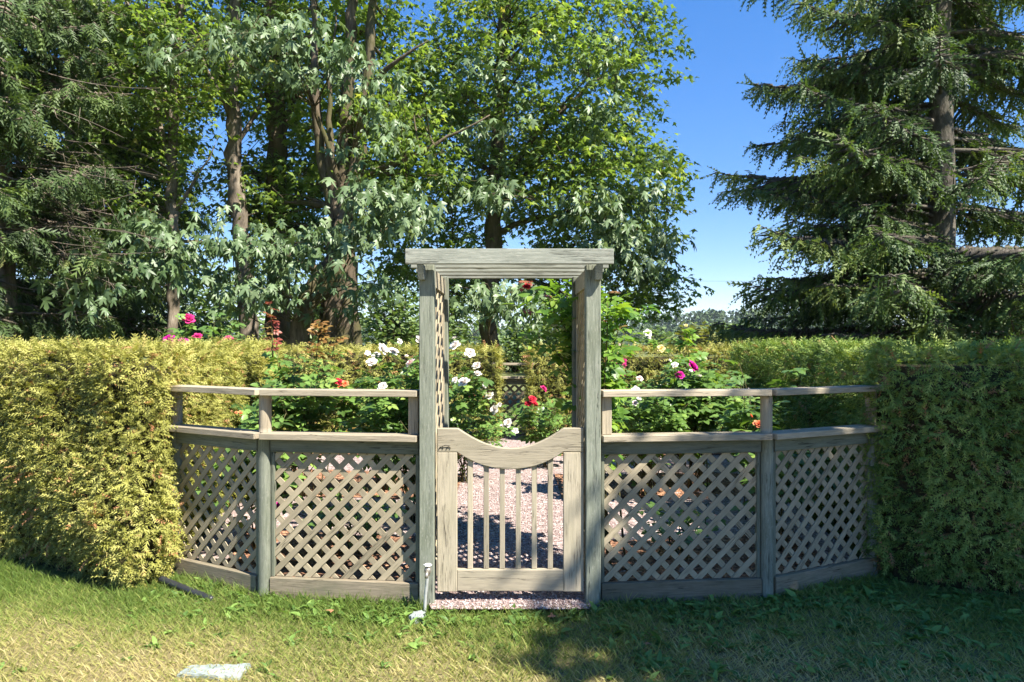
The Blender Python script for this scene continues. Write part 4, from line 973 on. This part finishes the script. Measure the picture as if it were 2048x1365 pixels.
def conifer(name, label, base, H, L0, r0, z0, seed, leafm='fir', bark='firbark', dz=.42, nb=5, size=.42, tw=.19, zfull=10.5, hang=.45, prof=.55, group=None, skip=0., thin=0.):
    g_ = np.random.default_rng(seed); bx, by = base; t = thing(name, label, 'tree', (bx, by, 0), group)
    zs = np.linspace(-.1, H, 40); pth = np.column_stack([bx + .05 * np.sin(zs * .5), by + .05 * np.cos(zs * .4), zs])
    V, T = tube(pth, np.maximum(.02, r0 * (1 - zs / H) ** .8), 12); V += g_.normal(0, .012, V.shape); np_mesh('trunk', V, T, M[bark], t, smooth=True)
    br = Acc(); pos, tip, nr, sz, rn = [], [], [], [], []; tpos, ttip, tl = [], [], []
    z = z0
    while z < H - .5:
        full = z < zfull
        for k in range(nb if full else 4):
            if g_.random() < skip: continue
            a = g_.uniform(0, 6.283)
            if z > 3.2 and math.sin(a - .25) < -.5 and g_.random() < thin: continue      # few boughs on the garden side
            L = L0 * (1 - z / H) ** prof * g_.uniform(.62, 1.06); zb = z + g_.uniform(-.2, .2)
            dh = np.array([math.cos(a), math.sin(a), 0]); s = np.linspace(0, 1, 14); sag = g_.uniform(.28, .62); up = g_.uniform(.02, .25)
            c = np.array([bx, by, zb]) + np.outer(s * L, dh); c[:, 2] += L * (up * s - sag * s ** 2 + sag * .72 * s ** 3.2); c[1:] += np.cumsum(g_.normal(0, .012, (13, 3)), 0)
            br.add(*tube(c, np.linspace(.012 + .011 * L, .006, 14), 5, False))
            m_ = int(L / (tw if full else tw * 2)); side = np.array([-dh[1], dh[0], 0])
            bright = g_.normal(.42, .16)
            for q in range(m_):
                u = .13 + .87 * (q + g_.random()) / m_; p = np.array([np.interp(u, s, c[:, i]) for i in range(3)]); fw = unit(np.array([np.interp(min(1, u + .05), s, c[:, i]) for i in range(3)]) - p + 1e-6)
                l = (.18 + .26 * L * (1 - u) ** .6 * min(1, u * 3)) * g_.uniform(.6, 1.1)
                for sd_ in (-1, 1):
                    d = unit(fw * g_.uniform(.5, .95) + side * sd_ * .8 + np.array([0, 0, -g_.uniform(.05, hang)])); 
                    if full: tpos.append(p); ttip.append(d); tl.append(l)
                    m2 = max(1, int(l / (.17 if full else .34)) + 1); f = (np.arange(m2) + g_.random(m2) * .6) / m2
                    pp_ = p + np.outer(f * l, d) - np.outer((f * l) ** 2 * .25, (0, 0, 1)); pos.append(pp_)
                    tip.append(d + g_.normal(0, .45, (m2, 3)) + np.column_stack([np.zeros((m2, 2)), -g_.uniform(-.35, 1.6 * hang, m2)])); nr.append(g_.normal(0, .5, (m2, 3)) + (0, 0, .8))
                    sz.append(size * g_.uniform(.6, 1.15, m2) * (1 if full else 1.35)); rn.append(np.clip(bright + .25 * (u - .5) + g_.normal(0, .14, m2), 0, 1))
        z += dz if full else dz * 1.5
    br.build('branches', M[bark], t, True, 'stuff')
    tpos, ttip, tl = np.array(tpos), np.array(ttip), np.array(tl)
    V, T = scatter(np.array([(-.5, 0, 0), (.5, 0, 0), (0, 0, .6), (0, 1, -.1)]), np.array([[0, 1, 3], [1, 2, 3], [2, 0, 3]]), tpos, frames(ttip, np.tile((0, 0, 1.), (len(tpos), 1))), np.column_stack([np.full(len(tl), .012), tl, tl * .2])); np_mesh('twigs', V, T, M[bark], t, kind='stuff')
    pos, tip, nr, sz, rn = np.vstack(pos), np.vstack(tip), np.vstack(nr), np.concatenate(sz), np.concatenate(rn); Rm = frames(tip, nr); ac = Acc(); pick = g_.integers(0, 4, len(pos))
    for j, (tv, tf) in enumerate(NEEDLE if leafm == 'fir' else FIR):
        q = pick == j; V, T = scatter(tv, tf, pos[q], Rm[q], np.column_stack([sz[q] * 1.0, sz[q], sz[q]])); ac.add(V, T, np.repeat(rn[q], len(tv)))
    ac.build('crown', M[leafm], t, kind='stuff', rnd=True); return t
q = P(1880, HZ, 14.2); conifer('fir_tree', 'huge dark fir with drooping boughs filling the right of the picture', (q.x, q.y), 24, 5.0, .28, 1.0, 201, dz=.35, nb=7, tw=.155, size=.39, hang=.6, thin=.8, zfull=9.6)
CG = 'dark cedars at the left edge'
q = P(0, HZ, 13.4); conifer('cedar_tree', 'dark cedar with trunk at the left edge of the picture', (q.x, q.y), 19, 3.0, .24, .4, 202, 'cedar', 'bark2', dz=.42, nb=6, hang=.9, tw=.16, group=CG, size=.42)
q = P(150, HZ, 17.0); conifer('cedar_tree', 'dark cedar standing behind the bare twigs left of the slim maple', (q.x, q.y), 19, 3.2, .25, .4, 203, 'cedar', 'bark2', dz=.5, nb=6, hang=.9, tw=.24, group=CG, size=.46)
q = P(255, HZ, 21.0); conifer('cedar_tree', 'farther cedar seen between the slim maple and the left cedars', (q.x, q.y), 15, 3.2, .22, .4, 204, 'cedar', 'bark2', dz=.5, nb=5, hang=.9, tw=.28, group=CG, size=.5)
# dead twiggy branches on the left cedar
t = thing('dead_branches', 'bare grey dead branches arching out of the left cedar', 'branch', tuple(P(30, 400, 13)))
g_ = np.random.default_rng(9)
for k in range(26):
    y0 = g_.uniform(90, 560); a = np.array(P(g_.uniform(-20, 40), y0, 13.2)); e = np.array(P(g_.uniform(110, 330), y0 + g_.uniform(-30, 110), g_.uniform(12, 13.4)))
    c = bezier(a, (a + e) / 2 + np.array([0, 0, g_.uniform(-.5, .3)]), e, 12); ac = Acc(); ac.add(*tube(c, np.linspace(.016, .004, 12), 5))
    for _ in range(5):
        s = c[g_.integers(4, 11)]; ac.add(*tube(np.array([s, s + g_.normal(0, .12, 3) + (.15, 0, -.1), s + g_.normal(0, .2, 3) + (.4, 0, -.25)]), [.006, .004, .002], 4))
    ac.build('dead_branch', M['bark2'], t, True)

def shrub(name, label, base, r, h, n, ls, seed, leafm='shrub', group=None, tmpl=None):
    g_ = np.random.default_rng(seed); bx, by = base; t = thing(name, label, 'shrub', (bx, by, 0), group); tmpl = tmpl or oval(.3, .2, .1)
    st = Acc(); E = []
    for k in range(46):
        a = g_.uniform(0, 6.283); el = g_.uniform(.15, 1.5); lump = g_.uniform(.62, 1.08)
        e = np.array([bx + r * lump * math.cos(a) * math.cos(el), by + r * lump * math.sin(a) * math.cos(el), .12 * h + h * .88 * lump * math.sin(el)])
        c = bezier(np.array([bx + g_.normal(0, .08 * r), by + g_.normal(0, .08 * r), -.06]), np.array([bx + (e[0] - bx) * .3, by + (e[1] - by) * .3, e[2] * .7]), e, 8); st.add(*tube(c, np.linspace(.02 * max(1, r * .5), .005, 8), 4)); E.append(c)
    st.build('stems', M['bark'], t, True, 'stuff'); E = np.array(E)
    i = g_.integers(0, 46, n); u = g_.uniform(.35, 1, n); j = np.minimum((u * 7).astype(int), 6); fr = (u * 7 - j)[:, None]
    pos = E[i, j] * (1 - fr) + E[i, j + 1] * fr + g_.normal(0, .13 * r, (n, 3)) * (1, 1, .8); pos[:, 2] = np.maximum(pos[:, 2], .02)
    a = g_.uniform(0, 6.283, n); V, T = scatter(*tmpl, pos, frames(np.column_stack([np.cos(a), np.sin(a), g_.uniform(-.7, .5, n)]), np.column_stack([g_.normal(0, .5, (n, 2)), np.ones(n)])), ls * g_.uniform(.7, 1.3, n))
    rn = np.clip(.5 + .12 * g_.normal(size=46)[i] + g_.normal(0, .15, n), 0, 1); np_mesh('foliage', V, T, M[leafm], t, np.repeat(rn, len(tmpl[0])), False, 'stuff'); return t
SG = 'understorey shrubs beyond the far hedge'
for k, (px, Yd, r, h, lm, lab) in enumerate(((430, 20, 2.8, 3.8, 'shrub', 'grey-green shrub below the slim maple at the left'), (250, 18, 2.6, 3.4, 'cedar', 'dark shrub at the foot of the cedars'), (790, 22, 2.6, 3.6, 'shrub', 'mid-green shrub between the many-stemmed maple and the arbor'), (890, 25, 2.8, 4.0, 'shrub', 'leafy shrub seen through the left half of the arbor opening'),
        (1040, 27, 2.6, 2.2, 'shrub', 'pale green shrub seen over the far lattice fence'), (1150, 24, 2.4, 2.4, 'shrub', 'shrub behind the right posts of the arbor'), (620, 24, 3.4, 4.2, 'shrub', 'shaded shrub behind the mossy maple trunks'), (100, 22, 3.0, 4.0, 'cedar', 'dark evergreen thicket behind the left cedars'))):
    f = 1.5 if k not in (1, 7) else 1.0
    q = P(px, HZ, Yd * f); shrub('shrub', lab, (q.x, q.y), r * f, h * f, 2300, .21 * f, 300 + k, lm, SG)
for k, (px, Yd, r, h, lab) in enumerate(((1590, 12.3, .8, 1.72, 'low green shrub under the left boughs of the fir'), (1740, 12.6, .9, 1.78, 'low green shrub between the fir trunk and the right hedge'), (1930, 12.2, .9, 1.8, 'low green shrub under the right boughs of the fir'))):
    q = P(px, HZ, Yd); shrub('shrub', lab, (q.x, q.y), r, h, 1300, .11, 360 + k, 'shrub', SG)
q = P(2050, HZ, 11.5); shrub('shrub', 'pale green leafy shrub at the right edge under the fir', (q.x, q.y), 1.0, 2.35, 1500, .11, 320)

# tree beyond the right edge that shades the right half of the front
broadleaf('maple_tree', 'shade tree standing on the lawn to the right of the viewer', [([Vector((8.6, .4, -.1)), Vector((8.5, .4, 2.5)), Vector((8.2, .3, 5)), Vector((8.0, .2, 8))], .22, .09), ([Vector((8.4, .4, 3.2)), Vector((7, .8, 5)), Vector((6, 1, 6))], .09, .03, 1)],
    [((7.6, .2, 6.8), (2.6, 1.8, 1.8), 40, 330, 12, .26), ((5.95, .35, 6.6), (1.35, 1.5, 1.3), 22, 190, 13, .22)], 401, leaf=(.2, .32), cat='tree')

# ------------------------------------------------------------------ FAR COUNTRY
M['hill'] = rough_mat('wooded_hill_ground', [(.3, (.03, .05, .025)), (.7, (.07, .10, .045))], .05)
M['farleaf'] = leafmat('far_wood_foliage', [(0, (.03, .055, .025)), (.5, (.06, .10, .04)), (1, (.12, .16, .055))], .7, .2, 0)
M['mount'] = rough_mat('distant_mountain', [(.3, (.05, .09, .10)), (.7, (.10, .15, .15))], .004)
def hill_h(x, y): return 16 * np.exp(-((x - 170) / 150) ** 2) * np.exp(-((y - 480) / 75) ** 2) + 8 * np.exp(-((x + 150) / 260) ** 2) * np.exp(-((y - 540) / 80) ** 2) + 9 * np.exp(-((x - 480) / 200) ** 2) * np.exp(-((y - 520) / 80) ** 2) - .3
V, T = grid(-700, 900, 330, 680, 14, hill_h); tag(np_mesh('hill', V, T, M['hill'], smooth=True), kind='structure')
V, T = grid(-2500, 3500, 2700, 3800, 90, lambda x, y: 105 * np.exp(-((y - 3250) / 220) ** 2) * (.55 + .3 * np.sin(x / 300) + .15 * np.sin(x / 121 + 1)) - 2); tag(np_mesh('distant_mountain', V, T, M['mount'], smooth=True), kind='structure')
g_ = np.random.default_rng(12); k = 1500; x = g_.uniform(-250, 520, k); y = g_.uniform(350, 520, k); z = hill_h(x, y); ac = Acc()
ok = z > 1.0; x, y, z = x[ok], y[ok], z[ok]
tri = (np.array([(-.5, -.3, 0), (.5, -.3, 0), (.1, .6, .1)]), np.array([[0, 1, 2]]))
for i in range(len(x)):
    con = g_.random() < .45; h = g_.uniform(6, 11); r = h * (.2 if con else .36); m_ = 42
    u = g_.random(m_); a = g_.uniform(0, 6.283, m_)
    if con: hz, rr = h * (.08 + .92 * u), r * (1 - u) * g_.uniform(.6, 1.1, m_)
    else: hz = h * (.2 + .8 * u); rr = r * np.sqrt(np.clip(1 - (2 * u - 1) ** 2, .05, 1)) * g_.uniform(.7, 1.1, m_)
    p_ = np.column_stack([x[i] + rr * np.cos(a), y[i] + rr * np.sin(a), z[i] + hz])
    V, T = scatter(*tri, p_, frames(g_.normal(size=(m_, 3)), np.column_stack([np.cos(a), np.sin(a), np.full(m_, .6)])), h * .22 * g_.uniform(.6, 1.3, m_)); ac.add(V, T, np.repeat(np.clip(g_.uniform(.1, .8) + g_.normal(0, .1, m_), 0, 1), 3))
tag(ac.build('far_wood', M['farleaf'], rnd=True), 'distant mixed wood covering the low hill', 'wood', kind='stuff')
FB = 'bushes in the far field'
for k, (px, Yd, r, h, lm, lab) in enumerate(((1392, 95, 4.2, 4.2, 'shrub_y', 'yellow-green rounded bush in the field below the hill'), (1450, 110, 5.5, 4.6, 'shrub', 'green rounded bush right of the yellow one in the field'), (1320, 120, 6, 3.6, 'shrub', 'low green bush left of the yellow one in the field'), (1500, 120, 5, 5, 'shrub', 'green bush partly hidden by the fir in the field'))):
    q = P(px, HZ, Yd); shrub('field_bush', lab, (q.x, q.y), r, h, 1500, .9, 340 + k, lm, FB, (np.array([(-.35, 0, 0), (.35, 0, 0), (.3, .6, .05), (-.3, .6, .05)]), np.array([[0, 1, 2], [0, 2, 3]])))
M['wire'] = plain('black_wire', (.02, .02, .02), .6)
for (ya, yb, Yd, r, lab) in ((671, 664, 55, .013, 'thin dark power line crossing in front of the wooded hill'), (556, 561, 60, .008, 'faint power line high against the pale sky')):
    a, e = np.array(P(700, ya, Yd)), np.array(P(2000, yb, Yd)); c = bezier(a, (a + e) / 2 - (0, 0, .35), e, 30); V, T = tube(c, r, 5); tag(np_mesh('power_line', V, T, M['wire']), lab, 'wire')

# ------------------------------------------------------------------ HAZE
def haze(x0, x1, y0, y1, z0, z1):
    V = [(x, y, z) for x in (x0, x1) for y in (y0, y1) for z in (z0, z1)]
    Fc = [(0, 1, 3, 2), (4, 6, 7, 5), (0, 4, 5, 1), (2, 3, 7, 6), (0, 2, 6, 4), (1, 5, 7, 3)]
    m = bpy.data.materials.new('summer_haze'); m.use_nodes = True; nt = m.node_tree; nt.nodes.remove(nt.nodes['Principled BSDF'])
    v = nt.nodes.new('ShaderNodeVolumePrincipled'); v.inputs['Density'].default_value = 1.3e-4; v.inputs['Color'].default_value = (.80, .88, 1, 1)
    nt.links.new(v.outputs[0], nt.nodes['Material Output'].inputs['Volume'])
    tag(mesh_obj('haze', V, Fc, m), 'thin blue summer haze over the far country', 'haze', kind='stuff')
haze(-4050, 4050, -4050, 5050, -1.1, 118)
